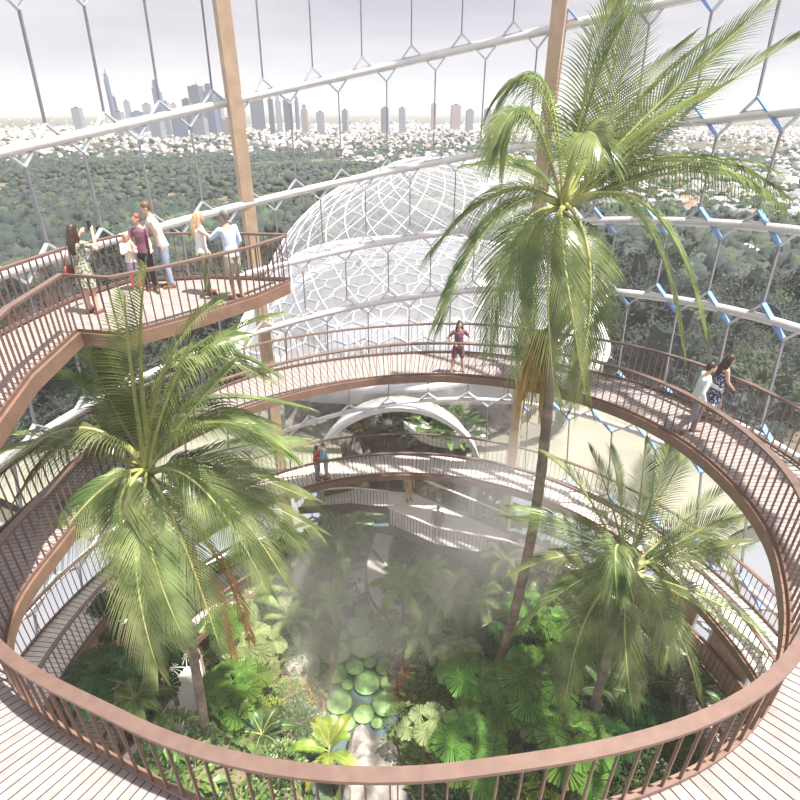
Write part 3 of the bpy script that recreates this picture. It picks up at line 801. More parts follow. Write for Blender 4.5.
def fan_palm(center, rad, nleaf, kind, label, seed, group=None, tilt=.5, stem=True):
    """center: the point the leaves spread from; stem drops to the ground"""
    rg = random.Random(seed); c = Vector(center); g0 = gz(c.x, c.y)
    base = Vector((c.x, c.y, min(g0, c.z-.2))); t = thing('fan_palm', base, label, 'fan palm', group)
    m = MB(); h = c.z - base.z
    m.tube([(0, 0, 0), (.03, 0, h*.5), (0, 0, h)], [.10, .08, .07], 8); m.obj('stem', M_trunk, t)
    for k in range(nleaf):
        az = 2*PI*(k*.381966+rg.uniform(-.03, .03)) ; s = (k+.5)/nleaf
        el = R(80 - 75*s)
        d = Vector((math.cos(az)*math.cos(el), math.sin(az)*math.cos(el), math.sin(el)))
        L = rad*(.55 + .35*s); hub = Vector((0, 0, h)) + d*L
        sc = rad*rg.uniform(.44, .56)
        nrm = (d*(.55) + Vector((0, 0, 1))*(.9 - .25*s)).normalized()
        xax = (d - nrm*d.dot(nrm)); xax = xax.normalized() if xax.length > .05 else Vector((1, 0, 0))
        yax = nrm.cross(xax); M = Matrix((xax, yax, nrm)).transposed().to_4x4()
        mt = kind
        f = link('fan_leaf', FAN[mt][rg.randrange(3)], t)
        f.matrix_local = Matrix.Translation(hub) @ M @ Matrix.Diagonal((sc, sc, sc, 1))
        pb = MB(); pb.tube([Vector((0, 0, h)), Vector((0, 0, h)).lerp(hub, .5)+Vector((0, 0, .06)), hub], .014, 5)
        pe = pb.mesh('petiole', M_rachis); q = link('petiole', pe, t)
    return t
FP = [  # pixel of the heart, height, radius, leaves, kind, label
 (535, 690, 2.9, 1.75, 13, 'g', 'big bright fan palm in front, right of the pond'),
 (476, 688, 2.7, 1.35, 11, 'g', 'fan palm with split bright leaves left of the big one in front'),
 (570, 748, 3.0, 1.5, 12, 'g', 'fan palm at the near edge just behind the railing, right of centre'),
 (468, 752, 2.9, 1.35, 11, 'g', 'fan palm with wide leaves right behind the railing near the pond'),
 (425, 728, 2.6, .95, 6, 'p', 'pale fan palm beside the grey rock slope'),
 (524, 610, 2.6, 1.1, 8, 'g', 'small fan palm below the tallest trunk'),
 (556, 632, 2.4, 1.2, 9, 'g', 'fan palm between the tallest trunk and the lower right palm'),
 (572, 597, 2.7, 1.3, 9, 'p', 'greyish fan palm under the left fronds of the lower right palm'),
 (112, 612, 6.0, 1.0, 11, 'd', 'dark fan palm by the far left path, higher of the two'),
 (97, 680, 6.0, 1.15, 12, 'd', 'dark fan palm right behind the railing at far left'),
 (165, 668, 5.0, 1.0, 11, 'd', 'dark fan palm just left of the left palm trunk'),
 (235, 690, 3.4, 1.25, 12, 'g', 'spiky bright fan palm right of the left palm trunk'),
 (250, 650, 2.8, 1.2, 9, 'p', 'pale fan palm between the left palm and the pond'),
 (222, 625, 4.0, .9, 7, 'g', 'fan palm with big round leaves under the left palm'),
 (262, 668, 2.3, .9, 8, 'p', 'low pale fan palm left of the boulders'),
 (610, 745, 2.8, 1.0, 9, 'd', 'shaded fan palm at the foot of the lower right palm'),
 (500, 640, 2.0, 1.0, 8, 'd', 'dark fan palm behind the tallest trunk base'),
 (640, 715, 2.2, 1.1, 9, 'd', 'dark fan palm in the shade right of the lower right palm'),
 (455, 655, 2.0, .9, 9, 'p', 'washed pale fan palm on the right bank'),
]
for i, (u, v, z, r, nl, kd, lab) in enumerate(FP):
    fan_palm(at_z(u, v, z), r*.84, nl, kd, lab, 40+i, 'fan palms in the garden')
# mid-size feather palms
SM = []
def small_palm(center, L, nf, label, seed, name='young_palm', mt=None, group=None, trunk=.07, up=55, lw=.04, ll=None, dr=.4):
    rg = random.Random(seed); c = Vector(center); g0 = gz(c.x, c.y); base = Vector((c.x, c.y, min(g0, c.z-.1)))
    t = thing(name, base, label, 'palm' if name == 'young_palm' else 'cycad' if name == 'cycad' else 'tree fern', group)
    h = c.z - base.z; m = MB(); m.tube([(0, 0, 0), (.04, .02, h*.5), (0, 0, h)], [trunk*1.3, trunk, trunk*.9], 8); m.obj('trunk', M_trunk, t, True)
    for k in range(nf):
        az = 2*PI*k*.381966 + rg.uniform(-.2, .2); s = (k+.5)/nf; el = R(up - (up+5)*s)
        d = Vector((math.cos(az)*math.cos(el), math.sin(az)*math.cos(el), math.sin(el))); l = L*rg.uniform(.85, 1.05)
        a = Vector((0, 0, h)); e_ = a + d*l - Vector((0, 0, l*.28)); mid = a + d*l*.55 + Vector((0, 0, l*.05))
        lf, ra = frond_mb(a, mid, e_, rg, 24, ll or L*.3, lw, dr, .2, .1)
        f = lf.obj('frond', mt or M_palm, t); ra.obj('rachis', M_rachis, f)
    return t
for i, (u, v, z, L, nf, lab, nm, mt, kw) in enumerate([
 (339, 540, 3.6, 1.9, 14, 'feathery palm left of the path behind the footbridge', 'young_palm', None, {}),
 (300, 555, 3.2, 1.3, 10, 'small feathery palm left of the one by the footbridge', 'young_palm', None, {}),
 (402, 590, 3.2, 1.5, 12, 'slim lime palm right of the curved path', 'young_palm', M_fern, {}),
 (445, 600, 2.9, 1.7, 13, 'arching palm right of the slim lime palm', 'young_palm', None, {}),
 (430, 575, 3.0, 1.2, 9, 'lime feathery palm behind the arching one', 'young_palm', M_lime, {}),
 (478, 600, 2.4, 1.4, 11, 'arching palm left of the tallest trunk', 'young_palm', M_fern, {}),
 (330, 752, 2.0, 1.25, 8, 'yellow green cycad right behind the railing at the pond end', 'cycad', M_lime, dict(up=70, lw=.05, dr=.15)),
 (262, 735, 2.0, 1.1, 12, 'dark leafy cycad left of the pond end', 'cycad', M_dark, dict(lw=.05)),
 (420, 635, 1.9, 1.2, 12, 'low fern on the right bank by the curved path', 'tree_fern', M_fern, {}),
 (330, 600, 2.1, 1.1, 12, 'tree fern left of the footbridge end', 'tree_fern', M_fern, {}),
 (252, 600, 2.4, 1.5, 12, 'tree fern in the haze right of the left palm', 'tree_fern', M_fern, {}),
 (545, 575, 2.6, 1.4, 12, 'feathery palm behind the lower right palm fronds', 'young_palm', None, {}),
 (290, 620, 1.8, 1.2, 13, 'pale fern below the path left of the footbridge', 'tree_fern', M_fern, {}),
 (460, 660, 1.6, 1.2, 14, 'pale feathery fern behind the bright fan palms', 'tree_fern', M_fanp, dict(lw=.05)),
 (360, 655, 1.2, .01, 0, '', '', None, {}),
 (505, 560, 3.2, 1.3, 11, 'feathery palm under the right end of the zigzag deck', 'young_palm', None, {}),
 (600, 690, 2.2, 1.3, 12, 'dark feathery palm at the lower right trunk', 'young_palm', M_dark, {}),
 (680, 690, 2.4, 1.5, 12, 'dark feathery palm near the lowest right gallery', 'young_palm', M_dark, {}),
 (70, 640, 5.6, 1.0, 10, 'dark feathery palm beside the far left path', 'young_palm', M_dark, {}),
 (135, 700, 5.0, 1.1, 12, 'green feathery palm behind the railing at lower left', 'young_palm', M_shrub, {}),
 ]):
    if nf: small_palm(at_z(u, v, z), L, nf, lab, 70+i, nm, mt, 'small palms and ferns in the garden', **kw)
# leafy shrubs: one mesh of broad leaves per kind
def shrub_mesh(name, mt, n, lsz, wide, seed, up=.5):
    rg = random.Random(seed); m = MB()
    for k in range(n):
        th = rg.uniform(0, 2*PI); ph = math.acos(rg.uniform(-.05, 1)); r = rg.uniform(.45, 1)**.5
        p = Vector((r*math.sin(ph)*math.cos(th), r*math.sin(ph)*math.sin(th), r*math.cos(ph)*.9))
        d = (p.normalized()*.8 + Vector((rg.uniform(-.5, .5), rg.uniform(-.5, .5), rg.uniform(-.2, up)))).normalized()
        s = d.cross(Vector((0, 0, 1))); s = s.normalized() if s.length > .05 else Vector((1, 0, 0)); nn = s.cross(d)
        l = lsz*rg.uniform(.7, 1.2); w = l*wide
        a = p; b_ = p + d*l*.5 + nn*.06*l; c = p + d*l - Vector((0, 0, l*.18))
        m.add([a, b_ - s*w*.5, b_ - nn*.08*l, b_ + s*w*.5, c], [(0, 1, 2), (0, 2, 3), (1, 4, 2), (2, 4, 3)])
    return m.mesh(name, mt)
KIN = [('leafy_shrub', shrub_mesh('foliage', M_shrub, 420, .26, .42, 1), 'mid green leafy shrub'),
       ('leafy_shrub', shrub_mesh('foliage', M_lime, 300, .34, .34, 2), 'lime green leafy shrub'),
       ('leafy_shrub', shrub_mesh('foliage', M_dark, 420, .28, .45, 3), 'dark glossy shrub'),
       ('fern_clump', shrub_mesh('foliage', M_fern, 520, .42, .10, 4, .9), 'narrow leaved fern clump'),
       ('broadleaf_plant', shrub_mesh('foliage', M_shrub, 60, .85, .34, 5, 1.2), 'large leaved tropical plant'),
       ('flowering_shrub', shrub_mesh('foliage', M_yellow, 460, .16, .6, 6), 'yellow flowering low shrub'),
       ('flowering_shrub', shrub_mesh('foliage', M_red, 460, .18, .45, 7), 'rusty brown low shrub'),
       ('fern_clump', shrub_mesh('foliage', M_fanp, 420, .45, .09, 8, .9), 'pale feathery grass clump')]
STEM = MB(); STEM.tube([(0, 0, -.25), (0, 0, .35)], [.05, .03], 6); stemm = STEM.mesh('stem', M_trunk)
def shrub(k, p, s, label, grp):
    nm, me, kl = KIN[k]
    t = thing(nm, p, label, 'plant', grp, rnd.uniform(0, 6)); t.scale = (s, s, s*rnd.uniform(.8, 1.1))
    link('foliage', me, t); link('stem', stemm, t); return t
def zone(x, y):
    a = 'along the left bank of the pond' if (-5 < x < -1.6 and 9 < y < 17) else 'along the right bank of the pond' if (-1.6 <= x < 1.6 and 9 < y < 16) else \
        'behind the footbridge' if (-5 < x < 2 and y >= 17) else 'in the near garden below the front railing' if y < 9 else \
        'on the raised left bed' if x < -5 and y < 12 else 'far left below the bridge walkway' if x < -5 else \
        'far right below the bridge walkway' if x > 4.5 and y > 13 else 'in the right bed by the lower right palm' if x > 4.5 else 'in the bed under the tallest palm'
    return a
SH = [(5, 290, 693, .45), (5, 300, 702, .5), (5, 308, 690, .35), (6, 312, 705, .45), (6, 411, 668, .5), (6, 416, 684, .5), (6, 404, 690, .4), (1, 245, 715, .5), (1, 262, 712, .4),
      (0, 395, 640, .6), (0, 425, 652, .6), (1, 434, 632, .6), (0, 388, 625, .5), (0, 372, 645, .01), (1, 330, 583, .6), (1, 300, 590, .55), (0, 285, 640, .6), (0, 300, 632, .6),
      (0, 312, 645, .6), (2, 318, 640, .5), (0, 330, 625, .45), (2, 270, 705, .4), (4, 470, 492, .9), (4, 455, 488, .8), (4, 485, 500, .8), (1, 462, 482, .8), (1, 440, 484, .7), (1, 478, 480, .7),
      (3, 450, 620, .7), (3, 480, 640, .7), (7, 455, 668, .7), (7, 440, 675, .6), (7, 490, 655, .6), (0, 500, 665, .6), (3, 300, 600, .7), (3, 270, 590, .7), (7, 280, 575, .7), (7, 320, 560, .7),
      (1, 205, 710, .5), (2, 295, 745, .7), (2, 310, 770, .7), (0, 280, 770, .6), (1, 300, 730, .35), (2, 340, 780, .6), (3, 400, 720, .4), (4, 475, 470, .9), (4, 490, 485, .8), (1, 500, 512, .6)]
cnt = 0
seen = {}
LM = [(3.35, 12.75, 'the tallest palm'), (-5.75, 9.4, 'the left palm'), (6.15, 10.85, 'the lower right palm'), (-4, 14.2, 'the pale boulder'), (-1, 9.5, 'the rock slope'), (-3.6, 17.4, 'the footbridge'),
      (-1, 19.3, 'the far end of the curved path'), (1.2, 15.7, 'the middle of the curved path'), (-1.5, 12.6, 'the largest lily pads'), (1.6, 18.1, 'the front railing of the zigzag deck'), (5.5, 16.9, 'the right end of the zigzag deck'),
      (-4.9, 20.6, 'the left end of the zigzag deck'), (-7.4, 9.4, 'the raised left path'), (-7.2, 14.6, 'the left garden path'), (-7.5, 18.5, 'the left timber post'), (9.5, 12.5, 'the lowest right gallery'),
      (-10, 9, 'the lowest left gallery'), (2.0, 9.5, 'the big bright fan palm'), (0, 5.5, 'the front of the ring railing'), (-4, 6, 'the left of the front railing'), (4, 6, 'the right of the front railing'), (8.5, 8, 'the right timber lining'), (7.3, 14.5, 'the right garden bed edge')]
def shlabel(k, p, s):
    q = min(LM, key=lambda l: (l[0]-p.x)**2+(l[1]-p.y)**2); dx, dy = p.x-q[0], p.y-q[1]
    w_ = ('right of' if dx > 0 else 'left of') if abs(dx) > abs(dy) else ('behind' if dy > 0 else 'in front of')
    return '%s%s %s %s' % ('' if 'large' in KIN[k][2] else 'small ' if s < .65 else 'large ' if s > .85 else '', KIN[k][2], w_, q[2])
for k, u, v, s in SH:
    if s < .1: continue
    p = onground(u, v) if v > 520 else at_z(u, v, 3.2)
    if v <= 520: p.z = gz(p.x, p.y); s *= 1.4
    shrub(k, p+Vector((0, 0, .1*s)), s*1.25, shlabel(k, p, s), KIN[k][2]+'s in the garden'); cnt += 1
tries = 0; placed = []
def pathclear(x, y):
    for pts, w in (([(-4.6, 16.9), (-1.95, 18.1), (-.9, 18.6)], 1.1), ([(-.75, 21), (-1.05, 18.6), (-.75, 17.3), (.1, 16.3), (1.2, 15.7), (2.6, 15.3)], .95), ([(-8.5, 13.5), (-5.9, 16.2), (-4.6, 16.9)], .9), ([(-8.4, 7.6), (-6.9, 11), (-7.6, 12.6)], .8)):
        for (x0, y0), (x1, y1) in zip(pts, pts[1:]):
            dx, dy = x1-x0, y1-y0; s = max(0, min(1, ((x-x0)*dx+(y-y0)*dy)/(dx*dx+dy*dy)))
            if math.hypot(x-x0-s*dx, y-y0-s*dy) < w: return False
    return True
while len(placed) < 235 and tries < 6000:
    tries += 1; a = rnd.uniform(0, 2*PI); r = 13.2*math.sqrt(rnd.random()); x = CX + r*math.cos(a); y = CY + r*math.sin(a)
    if y < 3.5 or pond_d(x, y) < .75 or not pathclear(x, y): continue
    if abs(x+.5) < 1.3 and 6 < y < 10.6: continue
    if y > 17.0 and -5 < x < 7 and y > 22.5-.75*max(0, x): continue
    if any((x-q[0])**2 + (y-q[1])**2 < .62 for q in placed): continue
    far = y > 12
    k = rnd.choices(range(8), [5, 2.5 if far else 1, 3 if far else 5, 4, 3, .3, .2, 3 if far else .6])[0]
    s = rnd.uniform(.5, .95); z = gz(x, y)
    shrub(k, Vector((x, y, z+.1)), s*(.8 if pond_d(x, y) < 1 else 1.1), shlabel(k, Vector((x, y, z)), s), KIN[k][2]+'s in the garden'); placed.append((x, y))
# ground cover nobody could count
rg = random.Random(5); V = []; Fq = []
for i in range(26000):
    a = rg.uniform(0, 2*PI); r = 13.4*math.sqrt(rg.random()); x = CX + r*math.cos(a); y = CY + r*math.sin(a)
    if pond_d(x, y) < .28 or y < 2.5: continue
    z = gz(x, y); l = rg.uniform(.12, .34); d = rg.uniform(0, 2*PI); dx, dy = math.cos(d), math.sin(d); w = l*.2; b_ = len(V)
    if not pathclear(x, y): continue
    V += [(x-dy*w, y+dx*w, z), (x+dy*w, y-dx*w, z), (x+dx*l*.6+dy*w*.6, y+dy*l*.6-dx*w*.6, z+l*.8), (x+dx*l*.6-dy*w*.6, y+dy*l*.6+dx*w*.6, z+l*.8)]
    Fq.append((b_, b_+1, b_+2, b_+3))
o = link('ground_cover', np_mesh('ground_cover', V, Fq, M_shrub)); tag(o, 'short leafy ground cover filling the garden beds', 'ground cover', kind='stuff')
# grotto planting inside the arch
t = thing('rock_wall', (-1, 27.2, 0), 'dark planted rock face inside the arch', 'rock wall')
m = MB(); nx, nz_ = 46, 28; vs = []
for j in range(nz_):
    for i in range(nx):
        x = -6 + 12*i/(nx-1); z = 8.9*j/(nz_-1); y = 27.2 - 1.6*noise.noise(Vector((x*.5, z*.5, 3))) - .6*noise.noise(Vector((x*1.7, z*1.7, 9))) - 2.5*(abs(x)/6)**2
        vs.append((x, y, z))
m.add(vs, [(j*nx+i, j*nx+i+1, (j+1)*nx+i+1, (j+1)*nx+i) for j in range(nz_-1) for i in range(nx-1)]); local(m, (-1, 27.2, 0)); m.obj('rock_face', M_rock, t, True)
for i in range(22):
    x = rnd.uniform(-4.2, 4.0); z = rnd.uniform(4.2, 8.6)
    k = rnd.choice([2, 2, 3, 0, 6])
    shrub(k, Vector((x, 25.2 - 1.6*(abs(x)/5)**2, z)), rnd.uniform(.5, .8), KIN[k][2]+' growing on the rock face inside the arch', KIN[k][2]+'s inside the arch')
for x, y, z, s in ((2.0, 24.2, 5.4, 1.1), (2.9, 23.6, 5.6, 1.0)):
    shrub(4, Vector((x, y, z)), s, 'large leaved tropical plant inside the right of the arch', 'tropical plants inside the arch')
ribbon('garden_path', [(4.2, 23.3, 0), (2.6, 22.9, 0), (1.4, 23.4, 0), (.6, 24.6, 0)], [.9, .9, .9, .9], 5.6, .35, M_stone, 'pale curved path inside the arch', 'path', M_white)
# ------------------------------------------------------------------ neighbouring gridshell dome
dome = thing('gridshell_dome', (1.9, 38.4, 9.0), 'white lattice gridshell dome standing behind the glass wall', 'dome')
DA_, DB_, DC_ = 11.4, 16.4, 8.0; DR = Matrix.Rotation(R(-10), 3, 'Y')
def dpt(th, ph, k=1.0):        # th around, ph up from the rim
    return DR @ Vector((DA_*k*math.cos(ph)*math.cos(th), DB_*k*math.cos(ph)*math.sin(th), DC_*k*math.sin(ph)))
m = MB(); n1, n2 = 64, 18; vs = [dpt(2*PI*i/n1, R(84)*j/n2) for j in range(n2+1) for i in range(n1)]
m.add(vs, [(j*n1+i, j*n1+(i+1) % n1, (j+1)*n1+(i+1) % n1, (j+1)*n1+i) for j in range(n2) for i in range(n1)])
m.obj('glazing', M_glass2, dome, True)
for sg, tw in ((1, 1.5), (-1, 1.5)):
    for q in range(30):
        m = MB(); m.tube([dpt(2*PI*q/30 + sg*tw*(k/24), R(84)*(k/24)**.9, 1.003) for k in range(25)], .022, 5)
        m.obj('lattice_rib', M_white, dome, True)
for ph, rr in ((0, .22), (84, .14)):
    m = MB(); m.tube([dpt(2*PI*k/64, R(ph), 1.003) for k in range(64)], rr, 8, True); m.obj('ring_beam', M_white, dome, True)
# pale roof inside, its large hexagon shadow pattern laid on as grey bars
roof = thing('inner_roof', (1.2, 36.6, 8.7), 'pale vaulted roof with hexagon shadow lines modelled in grey under the gridshell dome', 'roof')
def rz(x, y):
    return 1.6*(1-(x/10.4)**2*.6-((y)/14.8)**2*.45)
m = MB(); n = 40; ok = {}
vs = []; 
def rv(i, j):
    if (i, j) not in ok: x, y = -10.4+20.8*i/n, -14.8+29.6*j/n; ok[(i, j)] = len(m.v); m.v.append((x, y, rz(x, y)))
    return ok[(i, j)]
for i in range(n):
    for j in range(n):
        x, y = -10.4+20.8*(i+.5)/n, -14.8+29.6*(j+.5)/n
        if (x/10.4)**4+(y/14.6)**4 < 1: m.f.append((rv(i, j), rv(i+1, j), rv(i+1, j+1), rv(i, j+1)))
M_roofw = glassmat('milky_roof_glazing', .42, .03)
m.obj('membrane', M_roofw, roof, True)
M_hexshade = mat('grey_hex_shadow', (.42, .42, .46), None, 3, .6)  # grey of the hexagon shadows on the roof, given as a colour
m = MB(); hx, hy = 1.5, 2.9
for a in range(-8, 9):
    for b_ in range(-6, 7):
        cx_ = a*hx + (hx/2 if b_ % 2 else 0); cy_ = b_*hy*.72
        pts = [(cx_, cy_+hy*.24*2-.0), (cx_+hx/2, cy_+hy*.24), (cx_+hx/2, cy_-hy*.24)]
        q = [(cx_, cy_+hy*.48), (cx_+hx/2, cy_+hy*.24), (cx_+hx/2, cy_-hy*.24), (cx_, cy_-hy*.48)]
        for p0, p1 in ((q[0], q[1]), (q[1], q[2]), (q[2], q[3])):
            if all((x/10.2)**4+(y/14.3)**4 < 1 for x, y in (p0, p1)):
                m.bar((p0[0], p0[1], rz(*p0)+.05), (p1[0], p1[1], rz(*p1)+.05), .09, .08)
m.obj('hexagon_shadow_lines', M_hexshade, roof)
def se(k, K, z=None):
    a = 2*PI*k/K; c_, s_ = math.cos(a), math.sin(a); f_ = (c_**4 + s_**4)**-.25; x, y = 10.3*c_*f_, 14.5*s_*f_
    return (x, y, rz(x, y)-.1 if z is None else z)
m = MB(); m.tube([se(k, 72) for k in range(72)], .25, 8, True); m.obj('roof_rim', M_white, roof, True)
m = MB(); K = 72; m.add([se(k, K) for k in range(K)] + [se(k, K, -.8) for k in range(K)], [(k, (k+1) % K, K+(k+1) % K, K+k) for k in range(K)]); m.obj('drum_wall', M_roofw, roof, True)

# ------------------------------------------------------------------ the land outside
def oz(x, y):
    d = math.hypot(x-CX, y-CY)
    prof = [(10, 5.2), (16, 4.6), (40, 1.0), (70, -6), (150, -24), (400, -50), (900, -76), (1600, -95), (3500, -108), (9000, -125), (20000, -140)]
    z = prof[-1][1]
    for (a, za), (b_, zb) in zip(prof, prof[1:]):
        if d <= b_: z = za + (zb-za)*max(0, (d-a))/(b_-a); break
    k = min(1, d/300)
    z += k*9*noise.noise(Vector((x/230, y/230, 2))) + (k*14*noise.noise(Vector((x/700, y/700, 5))) if d < 3000 else 0)
    if d > 5000: z += 90*max(0, noise.noise(Vector((x/2600, 7, 5)))+.05)*min(1, (d-5000)/3000)
    return z
rad_ = [15.2, 18, 22, 28, 36, 46, 60, 80, 105, 140, 190, 250, 330, 430, 560, 720, 900, 1150, 1500, 2000, 2700, 3600, 5000, 6500, 8500, 11500, 16000]
m = MB(); na = 110; az0, az1 = R(-62), R(62); vs = []
for r in rad_:
    for i in range(na+1):
        a = az0+(az1-az0)*i/na; x = CX+r*math.sin(a); y = CY+r*math.cos(a); vs.append((x, y, oz(x, y)))
m.add(vs, [(j*(na+1)+i, j*(na+1)+i+1, (j+1)*(na+1)+i+1, (j+1)*(na+1)+i) for j in range(len(rad_)-1) for i in range(na) if not (rad_[j] < 56 and abs(az0+(az1-az0)*(i+.5)/na) < R(13))])
M_land = mat('hillside_ground', (.035, .05, .038), (.20, .17, .12), .03, .95, 0, 0, 0, 'Object', .2, .42, .62, 6)
tag(m.obj('hillside', M_land, None, True), 'green and sandy hillside sloping away to the distant city', 'hillside', kind='structure')
# terrace next to the glass
M_lawn = mat('dry_lawn', (.22, .22, .17), (.30, .29, .23), .3, .9)
for a0, a1, nm in ((-60, -13, 'left'), (13, 60, 'right')):
    m = MB(); vs = []; q = 24
    for r, z in ((10.6, 4.9), (15.5, 4.95), (24, 4.1)):
        for i in range(q+1):
            a = R(a0+(a1-a0)*i/q); rr = max(r, rprof(z)+.4); vs.append((CX+rr*math.sin(a), CY+rr*math.cos(a), z))
    m.add(vs, [(j*(q+1)+i, j*(q+1)+i+1, (j+1)*(q+1)+i+1, (j+1)*(q+1)+i) for j in range(2) for i in range(q)])
    tag(m.obj('lawn_terrace', M_lawn), 'dry grass terrace outside the glass on the '+nm, 'lawn', kind='structure')

# trees outside
import bmesh
def canopy_proto(seed, sub=3, tall=1.0):
    bm = bmesh.new(); bmesh.ops.create_icosphere(bm, subdivisions=sub, radius=1); o = Vector((seed*5.3, seed*2.9, 1))
    for v in bm.verts:
        nn = noise.noise(v.co*1.8+o)*.7 + noise.noise(v.co*4+o)*.45 + noise.noise(v.co*8+o)*.42
        v.co = v.co*(1+nn); v.co.z *= .95*tall
    V = np.array([v.co[:] for v in bm.verts]); bm.verts.index_update(); Fc = np.array([[v.index for v in f.verts] for f in bm.faces]); bm.free(); return V, Fc
def leafy_tree(seed, mt, sub=3, tall=1.0, leaves=6500):
    V, Fc = canopy_proto(seed, sub, tall); rg = random.Random(seed)
    V = V*.86
    Vl = list(map(tuple, V)); Fl = [tuple(f) for f in Fc]; n0 = len(V)
    for k in range(leaves):
        i = rg.randrange(n0); p = Vector(V[i])*rg.uniform(.98, 1.34); a = rg.uniform(0, 6.28); s = rg.uniform(.03, .075)
        d = Vector((math.cos(a), math.sin(a), rg.uniform(-.7, .5)))*s; e = Vector((-math.sin(a), math.cos(a), rg.uniform(-.6, .6)))*s*.8
        b_ = len(Vl); Vl += [tuple(p-d), tuple(p+e), tuple(p+d)]; Fl.append((b_, b_+1, b_+2))
    me = bpy.data.meshes.new('canopy'); me.from_pydata([(x, y, z+1.05*tall) for x, y, z in Vl], [], Fl); me.materials.append(mt)
    return me
tkm = MB(); tkm.tube([(0, 0, -.3), (.02, 0, .4), (0, .02, .8)], [.09, .07, .05], 7)
for q in ((.35, .1, 1.0), (-.3, .2, 1.05), (.05, -.35, 1.0)): tkm.tube([(0, 0, .45), q], [.05, .02], 5)
TRUNKM = tkm.mesh('trunk', M_trunk)
M_t1 = mat('eucalypt_canopy', (.010, .020, .020), (.036, .05, .040), 4, .85, 0, .5, .35)
M_t2 = mat('olive_canopy', (.02, .03, .024), (.062, .072, .05), 4, .85, 0, .5, .35)
M_t3 = mat('bright_canopy', (.026, .046, .024), (.07, .10, .048), 4, .85, 0, .5, .35)
M_t4 = mat('brown_canopy', (.10, .075, .055), (.20, .15, .11), 3, .8, 0, .3, .2)
TP = [(leafy_tree(i+1, mt, 4, tl), nm) for i, (mt, tl, nm) in enumerate([(M_t1, 1.0, 'dark green'), (M_t2, .9, 'olive green'), (M_t3, 1.0, 'bright green'), (M_t4, .8, 'reddish brown'), (M_t1, 1.25, 'tall dark green'), (M_t2, 1.1, 'broad olive')])]
def in_view(x, y, z, mrg=30):
    p = Vector((x, y, z)); d = depth_of(p)
    if d < 5: return False
    u = 400 + F*x/d; v = 400 + F*(-(z-CAMZ)*math.cos(PITCH) - y*math.sin(PITCH))/d
    return -mrg < u < 800+mrg and -mrg < v < 480
cands = []
rt = random.Random(21)
def hid_by_dome(x, y, d): return abs(math.atan2(x-1, y)) < R(13) and d < 58
def clearing(x, y):
    return noise.noise(Vector((x/120, y/120, 12)))+.5*noise.noise(Vector((x/40, y/40, 4)))
tries = 0
while len(cands) < 19000 and tries < 120000:
    tries += 1
    q_ = rt.random(); d = 26*math.exp(rt.random()*math.log(1900/26)) if q_ < .45 else math.sqrt(rt.uniform(60**2, 1900**2)) if q_ < .8 else 1/rt.uniform(1/6500, 1/1200)
    a = rt.uniform(R(-50), R(50)); x = CX+d*math.sin(a); y = CY+d*math.cos(a); z = oz(x, y)
    if not in_view(x, y, z) or hid_by_dome(x, y, d): continue
    if d > 1500 and rt.random() > .8: continue
    if clearing(x, y) > .33: continue
    s = rt.uniform(3.2, 6)*(1.5 if d > 1500 else 1.0 if d > 150 else .7 if d > 50 else .45)
    cands.append((d, x, y, z, s, rt.choices(range(6), [5, 3, 2.2 if x > 0 else 1, .9 if x > 5 else .15, 3, 2])[0]))
cands.sort()
kept = []; cell = {}
for c in cands:
    d, x, y, z, s, k = c; g_ = s*1.25; key = (int(x//14), int(y//14)); bad = False
    for i in (-1, 0, 1):
        for j in (-1, 0, 1):
            for (xx, yy, ss) in cell.get((key[0]+i, key[1]+j), ()):
                if (xx-x)**2+(yy-y)**2 < (.62*(s+ss))**2: bad = True
    if bad: continue
    cell.setdefault(key, []).append((x, y, s)); kept.append(c)
def side_word(x, y):
    a = math.degrees(math.atan2(x, y))
    return 'far left' if a < -24 else 'left of the timber post' if a < -16 else 'between the timber post and the dome' if a < -8 else 'behind the dome' if a < 11 else 'right of the dome' if a < 22 else 'at the right edge'
for (d, x, y, z, s, k) in kept[:300]:
    near = 'close outside the glass' if d < 70 else 'on the slope' if d < 160 else 'down in the valley'
    t = thing('tree', (x, y, z), '%s%s tree %s, %s' % ('small ' if s < 2.6 else 'big ' if s > 4.8 else '', TP[k][1], near, side_word(x, y)), 'tree', '%s trees %s %s' % (TP[k][1], near, side_word(x, y)), rt.uniform(0, 6))
    t.scale = (s, s, s*rt.uniform(.85, 1.15)); link('canopy', TP[k][0], t); link('trunk', TRUNKM, t)
LOWP = [canopy_proto(30+i, 2) for i in range(5)]; MIDP = [canopy_proto(40+i, 3) for i in range(6)]
Vs = []; Fs = []; MI = []; off = 0
for (d, x, y, z, s, k) in kept[300:]:
    V, Fc = (LOWP if d > 650 else MIDP)[rt.randrange(5)]; a = rt.uniform(0, 6.28); ca, sa = math.cos(a)*s, math.sin(a)*s
    W = np.stack([V[:, 0]*ca - V[:, 1]*sa + x, V[:, 0]*sa + V[:, 1]*ca + y, V[:, 2]*s + z + s*.45], 1)
    Vs.append(W); Fs.append(Fc+off); MI.append(np.full(len(Fc), [0, 1, 2, 0, 0, 1][k])); off += len(V)
o = link('forest', np_mesh('forest', np.concatenate(Vs), np.concatenate(Fs), [M_t1, M_t2, M_t3], False, np.concatenate(MI)))
tag(o, 'dense far forest covering the valley in front of the city', 'forest', kind='stuff')

